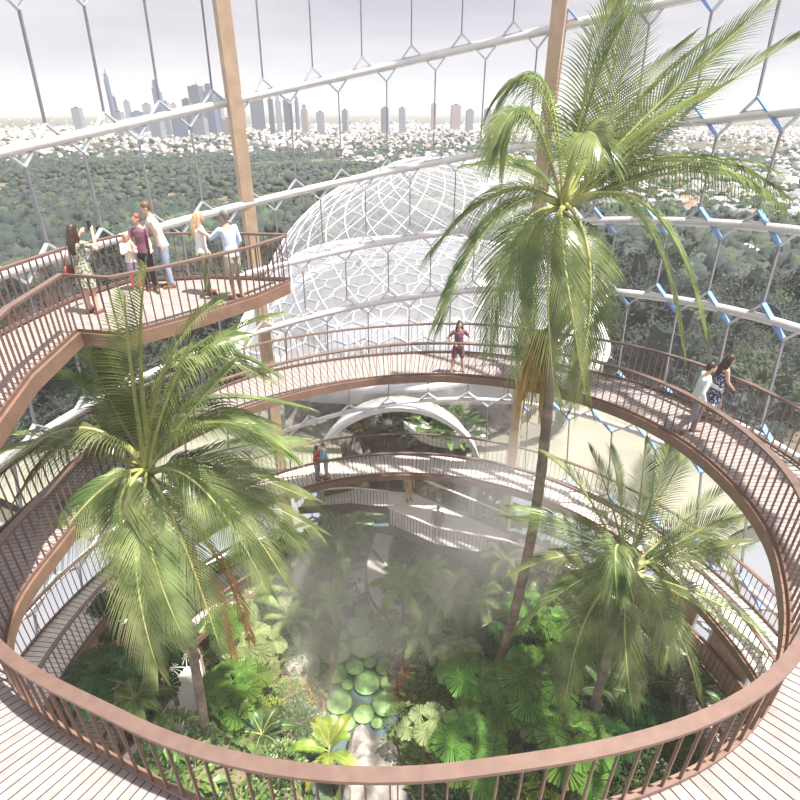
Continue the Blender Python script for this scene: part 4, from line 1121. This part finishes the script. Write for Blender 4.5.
# suburb houses
ROOFS = [mat('roof_'+nm, c, None, .2, .8) for nm, c in (('pale', (.44, .43, .43)), ('terracotta', (.34, .21, .17)), ('grey', (.20, .21, .23)), ('white', (.66, .65, .64)))]
M_hw = mat('house_wall', (.42, .40, .38), (.55, .52, .49), .1, .8)
M_hwin = mat('house_window', (.10, .12, .15), None, 1, .2)
def house_meshes(mt):
    b_ = MB(); b_.box((0, 0, .12), (1, .8, .5)); body = b_.mesh('walls', M_hw)
    r = MB(); r.add([(-.56, -.46, .36), (.56, -.46, .36), (.56, .46, .36), (-.56, .46, .36), (-.3, 0, .66), (.3, 0, .66)], [(0, 1, 5, 4), (1, 2, 5), (2, 3, 4, 5), (3, 0, 4), (3, 2, 1, 0)])
    return body, r.mesh('roof', mt)
HM = [house_meshes(mt) for mt in ROOFS]; wn_ = MB()
for x in (-.3, 0, .3): wn_.box((x, -.405, .18), (.14, .02, .16))
WIN = wn_.mesh('window', M_hwin)
hs = []; tries = 0
while len(hs) < 7000 and tries < 60000:
    tries += 1; d = 1/rt.uniform(1/9000, 1/500) if rt.random() < .5 else math.sqrt(rt.uniform(900**2, 5500**2))
    a = rt.uniform(R(-44), R(44)); x = CX+d*math.sin(a); y = CY+d*math.cos(a)
    if d < 1650 and x < -d*.1: continue
    if d < 1250 and x < d*.14: continue
    if x > 0 and d < 900 and rt.random() < .55: continue
    z = oz(x, y)
    if not in_view(x, y, z, 5): continue
    hs.append((d, x, y, z))
hs.sort()
for (d, x, y, z) in hs[:300]:
    k = rt.choice([0, 1, 2, 2, 3, 0]); s = rt.uniform(9, 14)
    t = thing('house', (x, y, z), '%s roofed suburban house %s' % (['pale', 'terracotta', 'grey', 'white'][k], side_word(x, y)), 'house', '%s roofed houses %s' % (['pale', 'terracotta', 'grey', 'white'][k], side_word(x, y)), rt.uniform(0, 6))
    t.scale = (s, s, s*.9)
    w_ = link('walls', HM[k][0], t); link('roof', HM[k][1], t); link('window', WIN, w_)
V0 = np.array([(-.5,-.4,-.2),(.5,-.4,-.2),(.5,.4,-.2),(-.5,.4,-.2),(-.55,-.45,.36),(.55,-.45,.36),(.55,.45,.36),(-.55,.45,.36),(-.3,0,.62),(.3,0,.62)])
F0 = np.array([(0,1,5,4),(1,2,6,5),(2,3,7,6),(3,0,4,7),(4,5,9,8),(6,7,8,9),(5,6,9,9),(7,4,8,8)])
T0 = np.array([f for q in F0 for f in ([q[0], q[1], q[2]], [q[0], q[2], q[3]]) if len(set(f)) == 3]); tw = np.array([0 if max(f) <= 7 and min(f) < 4 else 1 for f in T0])
Vs = []; Fs = []; MI = []; off = 0
for (d, x, y, z) in hs[300:]:
    s = rt.uniform(9, 16)*(1.5 if d > 3500 else 1); a = rt.uniform(0, 3.14); ca, sa = math.cos(a)*s, math.sin(a)*s; hh = s*rt.choice([.8, .9, 1.0, 1.6]); k = rt.choice([0, 1, 2, 2, 2, 3, 0])
    W = np.stack([V0[:, 0]*ca - V0[:, 1]*sa + x, V0[:, 0]*sa + V0[:, 1]*ca + y, V0[:, 2]*hh + z], 1); Vs.append(W); Fs.append(T0+off); off += len(V0)
    MI.append(np.where(tw == 0, 0, 1+k))
o = link('suburb_houses', np_mesh('suburb', np.concatenate(Vs), np.concatenate(Fs), [M_hw]+ROOFS, False, np.concatenate(MI)))
tag(o, 'distant suburb of countless small houses below the skyline', 'houses', kind='stuff')
# near house on the right and its yard
for u, v, s, lab in ((560, 0, 0, ''), (735, 262, 15, 'large pale roofed house among trees at the right, behind the glass'), (700, 190, 18, 'pale roofed house higher on the right, above the big palm frond')):
    if not s: continue
    z = -12
    for _ in range(20): p = at_z(u, v, z); z = .5*z+.5*oz(p.x, p.y)
    t = thing('house', (p.x, p.y, oz(p.x, p.y)), lab, 'house', None, .4); t.scale = (s, s*.9, s*.7)
    w_ = link('walls', HM[0][0], t); link('roof', HM[3][1], t); link('window', WIN, w_)

# city skyline: towers read off the photo as (centre u, top v, width px, distance, kind)
def tower_mat(nm, c, cw, sx, sz):
    m, nt, out = newmat(nm); b = N(nt, 'ShaderNodeBsdfPrincipled'); b.inputs['Roughness'].default_value = .45
    tc = N(nt, 'ShaderNodeTexCoord'); mp = N(nt, 'ShaderNodeMapping'); mp.inputs['Scale'].default_value = (sx, sx, sz)
    nt.links.new(tc.outputs['Object'], mp.inputs['Vector'])
    sp = N(nt, 'ShaderNodeSeparateXYZ'); nt.links.new(mp.outputs[0], sp.inputs[0])
    fr = N(nt, 'ShaderNodeMath', operation='FRACT'); nt.links.new(sp.outputs[2], fr.inputs[0])
    gt = N(nt, 'ShaderNodeMath', operation='GREATER_THAN'); gt.inputs[1].default_value = .5; nt.links.new(fr.outputs[0], gt.inputs[0])
    mx = N(nt, 'ShaderNodeMixRGB'); mx.inputs[1].default_value = rgb(c); mx.inputs[2].default_value = rgb(cw); nt.links.new(gt.outputs[0], mx.inputs[0])
    nt.links.new(mx.outputs[0], b.inputs['Base Color']); nt.links.new(b.outputs[0], out.inputs['Surface']); return m
TM = {'blue': tower_mat('blue_glass_tower', (.09, .13, .22), (.17, .22, .33), 1, .12), 'dark': tower_mat('dark_tower', (.08, .085, .13), (.16, .17, .22), 1, .12),
      'pale': tower_mat('pale_tower', (.36, .37, .42), (.22, .24, .31), 1, .12), 'brown': tower_mat('brown_tower', (.36, .29, .28), (.46, .39, .37), 1, .12)}
TW = [(105, 75, 6, 'blue', 'slender twin-edged blue tower, tallest on the left', 1), (113, 97, 4, 'dark', 'low dark tower right of the slender tallest one', 0), (154, 81, 7, 'blue', 'stepped blue tower in the middle of the left skyline', 2),
      (159, 92, 5, 'pale', 'pale block right of the stepped blue tower', 0), (195, 86, 13, 'dark', 'wide dark tower with roof mast', 1), (208, 85, 11, 'blue', 'broad glass tower next to the wide dark one', 2),
      (186, 99, 8, 'dark', 'lower dark tower left of the wide dark one', 0), (126, 101, 6, 'pale', 'small pale tower among the left skyline', 0), (146, 104, 8, 'pale', 'pale mid-rise left of the stepped blue tower', 0),
      (165, 102, 6, 'pale', 'pale mid-rise right of the stepped blue tower', 0), (173, 104, 6, 'brown', 'brown mid-rise between the blue and dark towers', 0), (217, 96, 8, 'pale', 'pale tower just left of the timber post', 0),
      (240, 100, 8, 'brown', 'brown tower just right of the timber post', 0), (256, 99, 14, 'dark', 'broad brownish grey slab tower', 0), (270, 99, 5, 'dark', 'thin dark tower right of the broad slab', 0), (277, 96, 6, 'pale', 'pale tower with light crown', 2),
      (287, 100, 9, 'dark', 'grey tower right of the light crowned one', 0), (296, 98, 5, 'blue', 'thin blue tower at the right of the skyline', 1), (304, 106, 7, 'brown', 'brown tower at the right end of the skyline', 2),
      (76, 108, 9, 'pale', 'pale mid-rise at the far left of the skyline', 0), (118, 112, 9, 'pale', 'pale block below the slender tower', 0), (137, 112, 12, 'blue', 'blue grey block at left city centre', 0), (155, 113, 12, 'pale', 'wide pale block below the stepped tower', 0),
      (178, 115, 14, 'blue', 'blue block below the lower dark tower', 0), (200, 118, 12, 'pale', 'pale block below the wide dark tower', 0), (228, 119, 10, 'brown', 'brown block at the timber post', 0), (320, 112, 8, 'pale', 'pale low-rise right of the skyline', 0),
      (385, 108, 8, 'pale', 'lonely pale block in the middle suburbs', 0), (402, 108, 7, 'pale', 'white block in the middle suburbs', 0), (434, 104, 5, 'brown', 'thin block in the middle suburbs', 0), (456, 105, 10, 'brown', 'reddish block in the middle suburbs', 0),
      (488, 109, 7, 'pale', 'pale block left of the tallest palm', 0), (345, 110, 6, 'pale', 'small pale block right of the skyline', 0), (470, 110, 8, 'pale', 'low pale block left of the tallest palm', 0)]
for i, (u, vt, wpx, kd, lab, ty) in enumerate(TW):
    Y = 3300 + (i*137) % 600 - (500 if vt > 110 else 0)
    top = at_y(u, vt, Y); wd = wpx*depth_of(top)/F*.93; zb = oz(top.x, top.y)-5; h = top.z-zb
    t = thing('tower', (top.x, top.y, zb), lab, 'building', 'city skyline towers', rnd.uniform(-.3, .3))
    m = MB()
    if ty == 2: m.box((0, 0, h*.44), (wd, wd*.8, h*.88)); m.box((0, 0, h*.94), (wd*.6, wd*.5, h*.12))
    elif ty == 1 and wpx < 8: m.loft([((0, 0, 0), wd*.5, wd*.5), ((0, 0, h*.9), wd*.46, wd*.46), ((wd*.1, 0, h), wd*.3, wd*.3)], 8)
    else: m.box((0, 0, h/2), (wd, wd*.8, h)); m.box((0, 0, h*.5), (wd*.9, wd*.86, h*1.0-4))
    m.obj('shaft', TM[kd], t)
    m = MB(); m.box((0, 0, h+3), (wd*.4, wd*.35, 8)); 
    if ty == 1: m.box((wd*.1, 0, h+14), (3, 3, 26))
    m.obj('roof_plant', TM['dark'], t)

# aerial haze over the valley: real air, thin and even
m = MB(); m.box((0, 7000, 70), (16000, 13400, 520)); o = m.obj('valley_haze', None)
m_, nt, out = newmat('valley_air'); vs_ = N(nt, 'ShaderNodeVolumeScatter'); vs_.inputs['Density'].default_value = .00006
vs_.inputs['Color'].default_value = (.84, .90, 1, 1); nt.links.new(vs_.outputs[0], out.inputs['Volume'])
o.data.materials.clear(); o.data.materials.append(m_); tag(o, 'thin haze over the valley and the far city', 'haze', kind='stuff')
# ------------------------------------------------------------------ people
M_skin = mat('skin', (.62, .38, .27), (.68, .43, .31), 6, .5)
M_skin2 = mat('skin_tan', (.42, .24, .16), (.48, .29, .20), 6, .5)
M_eye = mat('eye_dark', (.03, .02, .02), None, 3, .3)
M_lip = mat('lip', (.50, .20, .17), None, 3, .4)
def cloth(nm, c, c2=None, sc=9, lo=.35, hi=.65): return mat('cloth_'+nm, c, c2, sc, .85, 0, .1, 0, 'Object', .2, lo, hi)
C = dict(floral=cloth('floral', (.12, .15, .08), (.50, .47, .42), 22, .46, .54), cream=cloth('cream', (.72, .62, .50)), plum=cloth('plum', (.20, .10, .14)), denim=cloth('denim', (.28, .34, .47), (.40, .46, .58)),
  dark=cloth('charcoal', (.05, .05, .07)), pinkish=cloth('cream_top', (.75, .68, .62)), greyskirt=cloth('grey_violet', (.20, .17, .23)), pink=cloth('pink', (.75, .10, .32)), white=cloth('white', (.80, .79, .78)),
  olive=cloth('olive', (.16, .19, .09), (.24, .27, .14)), bluew=cloth('pale_blue', (.56, .66, .82)), khaki=cloth('khaki', (.44, .42, .35)), navy=cloth('navy_print', (.03, .04, .12), (.55, .56, .66), 22, .5, .56),
  pale=cloth('pale_mint', (.62, .70, .70)), red=cloth('red', (.60, .10, .08)), sky=cloth('sky_blue', (.22, .50, .66)), grey=cloth('grey', (.25, .25, .28)), tan=cloth('tan', (.60, .42, .28)), brown=cloth('brown', (.32, .22, .15)))
H_dark = mat('hair_dark', (.025, .016, .013), (.06, .035, .028), 20, .45); H_red = mat('hair_auburn', (.18, .07, .045), (.26, .11, .07), 20, .5)
H_blond = mat('hair_blond', (.45, .30, .17), (.62, .45, .28), 20, .5); H_brown = mat('hair_brown', (.10, .055, .035), (.18, .10, .07), 20, .5); H_grey = mat('hair_greying', (.13, .12, .12), (.22, .21, .2), 25, .6)
M_shoe = mat('shoe_brown', (.20, .10, .06), None, 5, .5); M_shoew = mat('shoe_pale', (.6, .58, .55), None, 5, .5)
def remesh(mb, name, mt, vox, parent, smooth_it=3, sc=1.0):
    me = mb.mesh(name, mt); o = bpy.data.objects.new('tmp', me); COL.objects.link(o)
    r = o.modifiers.new('r', 'REMESH'); r.mode = 'VOXEL'; r.voxel_size = vox; r.use_smooth_shade = True
    if smooth_it: s = o.modifiers.new('s', 'SMOOTH'); s.iterations = smooth_it; s.factor = .5
    dg = bpy.context.evaluated_depsgraph_get(); me2 = bpy.data.meshes.new_from_object(o.evaluated_get(dg))
    bpy.data.objects.remove(o); me2.materials.clear(); me2.materials.append(mt)
    me2.polygons.foreach_set('use_smooth', [True]*len(me2.polygons))
    return link(name, me2, parent)
V3 = Vector
def person(pos, heading, h, label, top, bottom, hair, hairlen='short', arms=None, legs=None, female=False, skin=None, sleeves='long', bkind='trousers', head_turn=0, head_tilt=0, lean=(0, 0), group=None, shoes=None, tights=None):
    """heading: direction the body faces (radians from +x). Local frame: faces +Y."""
    skin = skin or M_skin; k = h/1.75
    t = thing('person', pos, label, 'person', group, heading - PI/2)
    t.scale = (k, k, k)
    sh = .165 if female else .195
    L = {}
    lx, ly = lean
    def up(z): return V3((lx*max(0, z-.9), ly*max(0, z-.9), 0))
    def U(x, y, z): return V3((x, y, z)) + up(z)
    arms = arms or {}; legs = legs or {}
    body = MB(); cl = MB(); bt = MB(); shoe = MB()
    # torso
    wr = .9 if female else 1.0
    body.loft([(U(0, 0, .86), .10, .08), (U(0, 0, .93), .155*(1.04 if female else 1), .105), (U(0, 0, 1.08), .125*wr, .09), (U(0, .0, 1.25), .150*wr, .105), (U(0, 0, 1.38), sh*.95, .10), (U(0, -.005, 1.45), .10, .07), (U(0, 0, 1.50), .055, .055)], 20)
    body.limb(U(0, -.005, 1.44), .055, U(0, .01, 1.56), .05)
    hc = U(0, .02, 1.655); hr = Matrix.Rotation(head_turn, 3, 'Z') @ Matrix.Rotation(head_tilt, 3, 'X')
    def HP(x, y, z): return hc + hr @ V3((x, y, z))
    body.ell(hc, (.072, .09, .105), 18, 14, hr); body.ell(HP(0, .035, -.05), (.052, .058, .06), 14, 10, hr)
    body.ell(HP(0, .095, -.012), (.012, .02, .022), 8, 6, hr)
    for s in (-1, 1): body.ell(HP(s*.074, -.005, -.01), (.010, .02, .03), 8, 6, hr)
    # arms
    for s, key in ((-1, 'L'), (1, 'R')):
        S0 = U(s*sh, 0, 1.41); e, w_ = arms.get(key, ((s*(sh+.06), -.02, 1.14), (s*(sh+.05), .08, .90)))
        e = V3(e) + up(e[2]); w_ = V3(w_) + up(w_[2])
        body.limb(S0, .050, e, .038); body.limb(e, .038, w_, .026)
        hd = (w_-e).normalized(); palm = w_ + hd*.07
        side = hd.cross(V3((0, 1, .2))); side = side.normalized() if side.length > .1 else V3((1, 0, 0)); nn = side.cross(hd).normalized()
        body.limb(w_, .026, palm, .032)
        for f in range(4):
            o_ = side*(.028*(f-1.5)/1.5); fl = [.062, .075, .07, .054][f]
            a0 = palm + o_; a1 = a0 + hd*fl*.55 + nn*.004; a2 = a1 + hd*fl*.4 + nn*.02
            body.limb(a0, .0105, a1, .0095, 6); body.limb(a1, .0095, a2, .008, 6)
        th0 = w_ + hd*.025 - side*.025; th1 = th0 + hd*.035 - side*.028; body.limb(th0, .012, th1, .010, 6); body.limb(th1, .010, th1+hd*.03, .009, 6)
        if sleeves != 'none':
            cl.limb(S0, .062, e if sleeves == 'long' else S0.lerp(e, .6), .052)
            if sleeves == 'long': cl.limb(e, .052, e.lerp(w_, .93), .042)
    # legs
    for s, key in ((-1, 'L'), (1, 'R')):
        hip = V3((s*.085, 0, .89)); kn, an = legs.get(key, ((s*.095, .015, .49), (s*.10, -.02, .08)))
        kn = V3(kn); an = V3(an)
        body.limb(hip, .082, kn, .052); body.limb(kn, .052, an, .036); toe = an + V3((0, .16, -.045)); body.limb(an-V3((0, .02, .03)), .035, toe, .028)
        shoe.limb(an-V3((0, .035, .035)), .042, toe, .034); shoe.box(an+V3((0, .06, -.072)), (.075, .25, .02))
        if bkind == 'trousers': bt.limb(hip, .098, kn, .070); bt.limb(kn, .070, an+V3((0, 0, .04)), .056)
        elif bkind == 'shorts': bt.limb(hip, .10, hip.lerp(kn, .8), .088)
    bd = remesh(body, 'body', skin, .011, t, 2)
    if bkind in ('trousers', 'shorts'):
        bt.loft([(V3((0, 0, .84)), .13, .09), (V3((0, 0, .92)), .168, .118), (U(0, 0, 1.03), .145, .105)], 18); remesh(bt, bkind, bottom, .015, bd, 3)
    elif bkind == 'skirt':
        bt.loft([(V3((0, 0, .58)), .20, .16), (V3((0, 0, .75)), .19, .145), (V3((0, 0, .92)), .165, .118), (U(0, 0, 1.03), .14, .10)], 20); remesh(bt, 'skirt', bottom, .015, bd, 2)
    elif bkind == 'dress':
        bt.loft([(V3((0, 0, .55)), .22, .18), (V3((0, 0, .75)), .195, .15), (V3((0, 0, .92)), .17, .125), (U(0, 0, 1.07), .13, .10), (U(0, 0, 1.2), .15, .115), (U(0, 0, 1.34), .16, .115), (U(0, 0, 1.42), .12, .09)], 20)
        for v in cl.v: pass
        bt.v += []; n0 = len(bt.v); bt.add(cl.v, cl.f); cl = MB(); remesh(bt, 'dress', bottom, .015, bd, 2)
    if bkind != 'dress':
        hem = .88 if bkind != 'x' else .9
        cl.loft([(U(0, 0, hem), .172*(1 if female else 1.06), .128), (U(0, 0, .98), .16, .122), (U(0, 0, 1.1), .140*wr+.006, .108), (U(0, 0, 1.26), .165*wr, .122), (U(0, 0, 1.38), sh, .112), (U(0, 0, 1.45), .095, .08), (U(0, 0, 1.475), .07, .068)], 22)
        remesh(cl, 'top', top, .014, bd, 3)
    if tights:
        tg = MB()
        for s, key in ((-1, 'L'), (1, 'R')):
            hip = V3((s*.085, 0, .89)); kn, an = legs.get(key, ((s*.095, .015, .49), (s*.10, -.02, .08))); tg.limb(hip, .088, kn, .060); tg.limb(V3(kn), .06, an, .044)
        remesh(tg, 'tights', tights, .014, bd, 2)
    sm = shoe.mesh('shoes', shoes or M_shoe, True); link('shoes', sm, bd)
    # hair
    hm = MB(); hm.ell(HP(0, -.018, .028), (.084, .098, .096), 18, 12, hr)
    if hairlen == 'long':
        hm.limb(HP(0, -.06, .0), .082, U(0, -.10, 1.42), .085); hm.limb(U(0, -.10, 1.42), .085, U(.01, -.12, 1.24), .05)
        for s in (-1, 1): hm.limb(HP(s*.065, -.01, .0), .035, U(s*.10, -.02, 1.42), .035)
    else:
        hm.ell(HP(0, -.05, -.02), (.070, .062, .07), 14, 10, hr)
    ho = remesh(hm, 'hair', hair, .012, bd, 2)
    # carve nothing: the face sits forward of the hair, with features of its own
    fm = MB()
    for s in (-1, 1):
        fm.ell(HP(s*.028, .083, .008), (.011, .008, .006), 8, 6, hr); fm.box(HP(s*.029, .088, .027), (.028, .008, .006), hr)
    fm.obj('eyes', M_eye, bd); fm = MB(); fm.ell(HP(0, .089, -.052), (.022, .010, .007), 10, 6, hr); fm.obj('mouth', M_lip, bd)
    return t
def deckpt(u, v, zf):
    z = zf(0, 10)
    for _ in range(12): p = at_z(u, v, z); z = zf(p.x, p.y)
    p.z = z; return p
pz = z_plat
# on the viewing platform
pw = deckpt(95, 313, pz)
person(pw, R(72), 1.66, 'person with long dark hair in a floral dress raising a phone', None, C['floral'], H_dark, 'long',
       {'L': ((-.24, .12, 1.27), (-.16, .30, 1.52)), 'R': ((.30, .16, 1.28), (.12, .34, 1.56))}, female=True, sleeves='short', bkind='dress', shoes=M_shoe, head_tilt=.1)
def lp(pw, head, k, v): return pw + Matrix.Rotation(head-PI/2, 3, 'Z') @ (V3(v)*k)
ph = thing('phone', lp(pw, R(72), 1.66/1.75, (-.01, .42, 1.66)), 'dark phone held up in both hands', 'phone', None, R(72)-PI/2)
m = MB(); m.box((0, 0, 0), (.085, .012, .17)); m.obj('case', C['dark'], ph); m = MB(); m.box((0, -.007, 0), (.075, .003, .155)); m.obj('screen', M_eye, ph)
bg_ = thing('handbag', lp(pw, R(72), .95, (-.28, -.06, .72)), 'dark red handbag hanging at the hip of the person in the floral dress', 'bag', None, R(72)-PI/2)
M_bag = mat('bag_red', (.22, .05, .04), None, 5, .5)
m = MB(); m.loft([((0, 0, 0), .06, .12), ((0, 0, .12), .065, .13), ((0, 0, .24), .03, .10)], 12); m.obj('pouch', M_bag, bg_, True)
m = MB(); m.tube([(0, -.09, .22), (.08, -.05, .50), (.14, 0, .72), (.08, .05, .50), (0, .09, .22)], .01, 6); m.obj('strap', M_bag, bg_)
person(deckpt(138, 290, pz), R(-60), 1.22, 'child in a cream top with grey skirt and pink leggings', C['pinkish'], C['greyskirt'], H_blond, 'long', {'L': ((-.2, .1, 1.18), (-.05, .16, 1.24)), 'R': ((.2, .1, 1.18), (.05, .16, 1.22))}, female=True, bkind='skirt', tights=C['pink'], shoes=M_shoew)
person(deckpt(152, 289, pz), R(-100), 1.58, 'auburn haired boy in a plum shirt and dark trousers', C['plum'], C['dark'], H_red, 'short', {'L': ((-.26, .06, 1.16), (-.34, .2, 1.02)), 'R': ((.25, .08, 1.16), (.08, .2, 1.06))}, head_turn=-.4, sleeves='short')
person(deckpt(171, 287, pz), R(-150), 1.80, 'person in a loose cream jumper and jeans leaning toward the boy', C['cream'], C['denim'], H_brown, 'short', {'R': ((.22, .14, 1.2), (.12, .26, 1.05)), 'L': ((-.42, -.02, 1.22), (-.62, .05, 1.02))}, head_tilt=-.25, lean=(.0, .22))
person(deckpt(209, 294, pz), R(20), 1.68, 'person with long blond hair in a white top and olive trousers', C['white'], C['olive'], H_blond, 'long', {'R': ((.22, .22, 1.25), (.12, .36, 1.28)), 'L': ((-.2, -.02, 1.15), (-.16, .12, .92))}, female=True, sleeves='none', lean=(0, .05))
person(deckpt(238, 299, pz), R(150), 1.76, 'person with greying hair in a pale blue shirt and khaki shorts', C['bluew'], C['khaki'], H_grey, 'short', {'L': ((-.25, .2, 1.26), (-.08, .42, 1.20)), 'R': ((.27, 0, 1.14), (.18, .14, .9))}, skin=M_skin2, bkind='shorts', sleeves='long', lean=(0, .05))
# ring walkway
person(deckpt(457, 372, z_main), R(-85), 1.70, 'person in plum top and shorts standing alone, hands on hips, on the far ring walkway', C['plum'], C['plum'], H_dark, 'long', {'L': ((-.36, -.04, 1.18), (-.17, .06, 1.03)), 'R': ((.36, -.04, 1.18), (.17, .06, 1.03))}, {'L': ((-.14, .01, .49), (-.2, 0, .08)), 'R': ((.14, .01, .49), (.2, 0, .08))}, female=True, sleeves='short', bkind='shorts')
person(deckpt(687, 433, z_main), R(-12), 1.76, 'person in a pale shirt and dark trousers walking on the right of the ring walkway', C['pale'], C['grey'], H_dark, 'short', {'L': ((-.26, .16, 1.2), (-.12, .36, 1.12)), 'R': ((.26, -.04, 1.14), (.22, .1, .9))}, {'L': ((-.09, .16, .50), (-.09, .12, .08)), 'R': ((.09, .02, .50), (.09, -.28, .10))}, lean=(0, .12))
person(deckpt(707, 420, z_main), R(-15), 1.68, 'person with long dark hair in a navy print dress walking beside a pale shirt', None, C['navy'], H_dark, 'long', {'L': ((-.2, .02, 1.12), (-.18, .16, .9)), 'R': ((.2, .1, 1.15), (.14, .26, 1.0))}, {'L': ((-.09, .0, .50), (-.09, -.2, .09)), 'R': ((.09, .14, .50), (.09, .12, .08))}, female=True, sleeves='none', bkind='dress', head_tilt=-.3, lean=(0, .12))
# lower bridge
person(deckpt(318, 479, z_low), R(-20), 1.66, 'person in a red top leaning on a companion on the lower bridge', C['red'], C['grey'], H_dark, 'long', female=True, lean=(0, .1))
person(deckpt(327, 478, z_low), R(200), 1.74, 'person in a sky blue shirt hugging a companion on the lower bridge', C['sky'], C['khaki'], H_brown, 'short', {'L': ((-.24, .14, 1.2), (-.05, .32, 1.12))}, lean=(0, .1))
# zigzag deck and pond
zd = lambda x, y: ZD
person(deckpt(409, 500, zd), R(-70), 1.68, 'person in tan clothes standing at the back of the zigzag deck', C['tan'], C['tan'], H_brown, 'short')
person(deckpt(437, 536, zd), R(-100), 1.70, 'person in brown behind the front railing of the zigzag deck', C['brown'], C['grey'], H_brown, 'short')
pf = lambda x, y: .75
sit = {'L': ((-.12, .36, 1.14), (-.12, .60, .86)), 'R': ((.12, .36, 1.14), (.12, .60, .86))}
person(deckpt(352, 592, pf)-V3((0, 0, .72)), R(-80), 1.6, 'person in dark clothes sitting on the footbridge, left of the two', C['dark'], C['denim'], H_dark, 'short', {'L': ((-.28, .12, 1.12), (-.16, .36, 1.12)), 'R': ((.28, .12, 1.12), (.16, .36, 1.12))}, sit)
person(deckpt(360, 592, pf)-V3((0, 0, .70)), R(-110), 1.55, 'person in a pale top sitting on the footbridge, right of the two', C['white'], C['navy'], H_brown, 'short', {'L': ((-.28, .12, 1.12), (-.16, .36, 1.12)), 'R': ((.28, .12, 1.12), (.16, .36, 1.12))}, sit)

# ------------------------------------------------------------------ drifting mist
def mist(c, r, dens, label, rot=0):
    import bmesh
    bm = bmesh.new(); bmesh.ops.create_icosphere(bm, subdivisions=3, radius=1)
    for v in bm.verts:
        v.co = v.co*(1+.25*noise.noise(v.co*1.5+V3(c))); v.co = V3((v.co.x*r[0], v.co.y*r[1], v.co.z*r[2]))
    me = bpy.data.meshes.new('mist'); bm.to_mesh(me); bm.free()
    m_, nt, out = newmat('mist_volume'); vs_ = N(nt, 'ShaderNodeVolumeScatter'); vs_.inputs['Density'].default_value = dens
    vs_.inputs['Color'].default_value = (1, .97, .93, 1); vs_.inputs['Anisotropy'].default_value = -.05
    nt.links.new(vs_.outputs[0], out.inputs['Volume']); me.materials.append(m_)
    o = link('mist', me); o.location = c; o.rotation_euler = (0, 0, rot); tag(o, label, 'mist', kind='stuff'); return o
mist((.2, 9.6, 12), (9.3, 9.3, 16), .0014, 'thin sunlit haze filling the whole glass hall')
mist((1.6, 16.4, 3.6), (6.4, 3.8, 3.2), .03, 'bright drifting mist over the garden below the bridge')
mist((-3.4, 15.8, 2.4), (3.8, 3.0, 1.8), .07, 'mist drifting over the left side of the pond')
mist((4.2, 16.3, 6.4), (2.6, 2.0, 3.2), .09, 'bright mist rising round the right end of the bridge')
mist((-3.2, 12.6, 1.7), (1.3, 2.4, .9), .10, 'wisp of mist beside the pale boulder')
mist((3.0, 13.9, 7.4), (2.8, 1.8, 3.6), .06, 'sunlit mist drifting past the tall palm trunk')
mist((-.4, 14.2, 4.6), (4.4, 2.8, 2.8), .03, 'sunlit mist hanging over the middle of the garden')
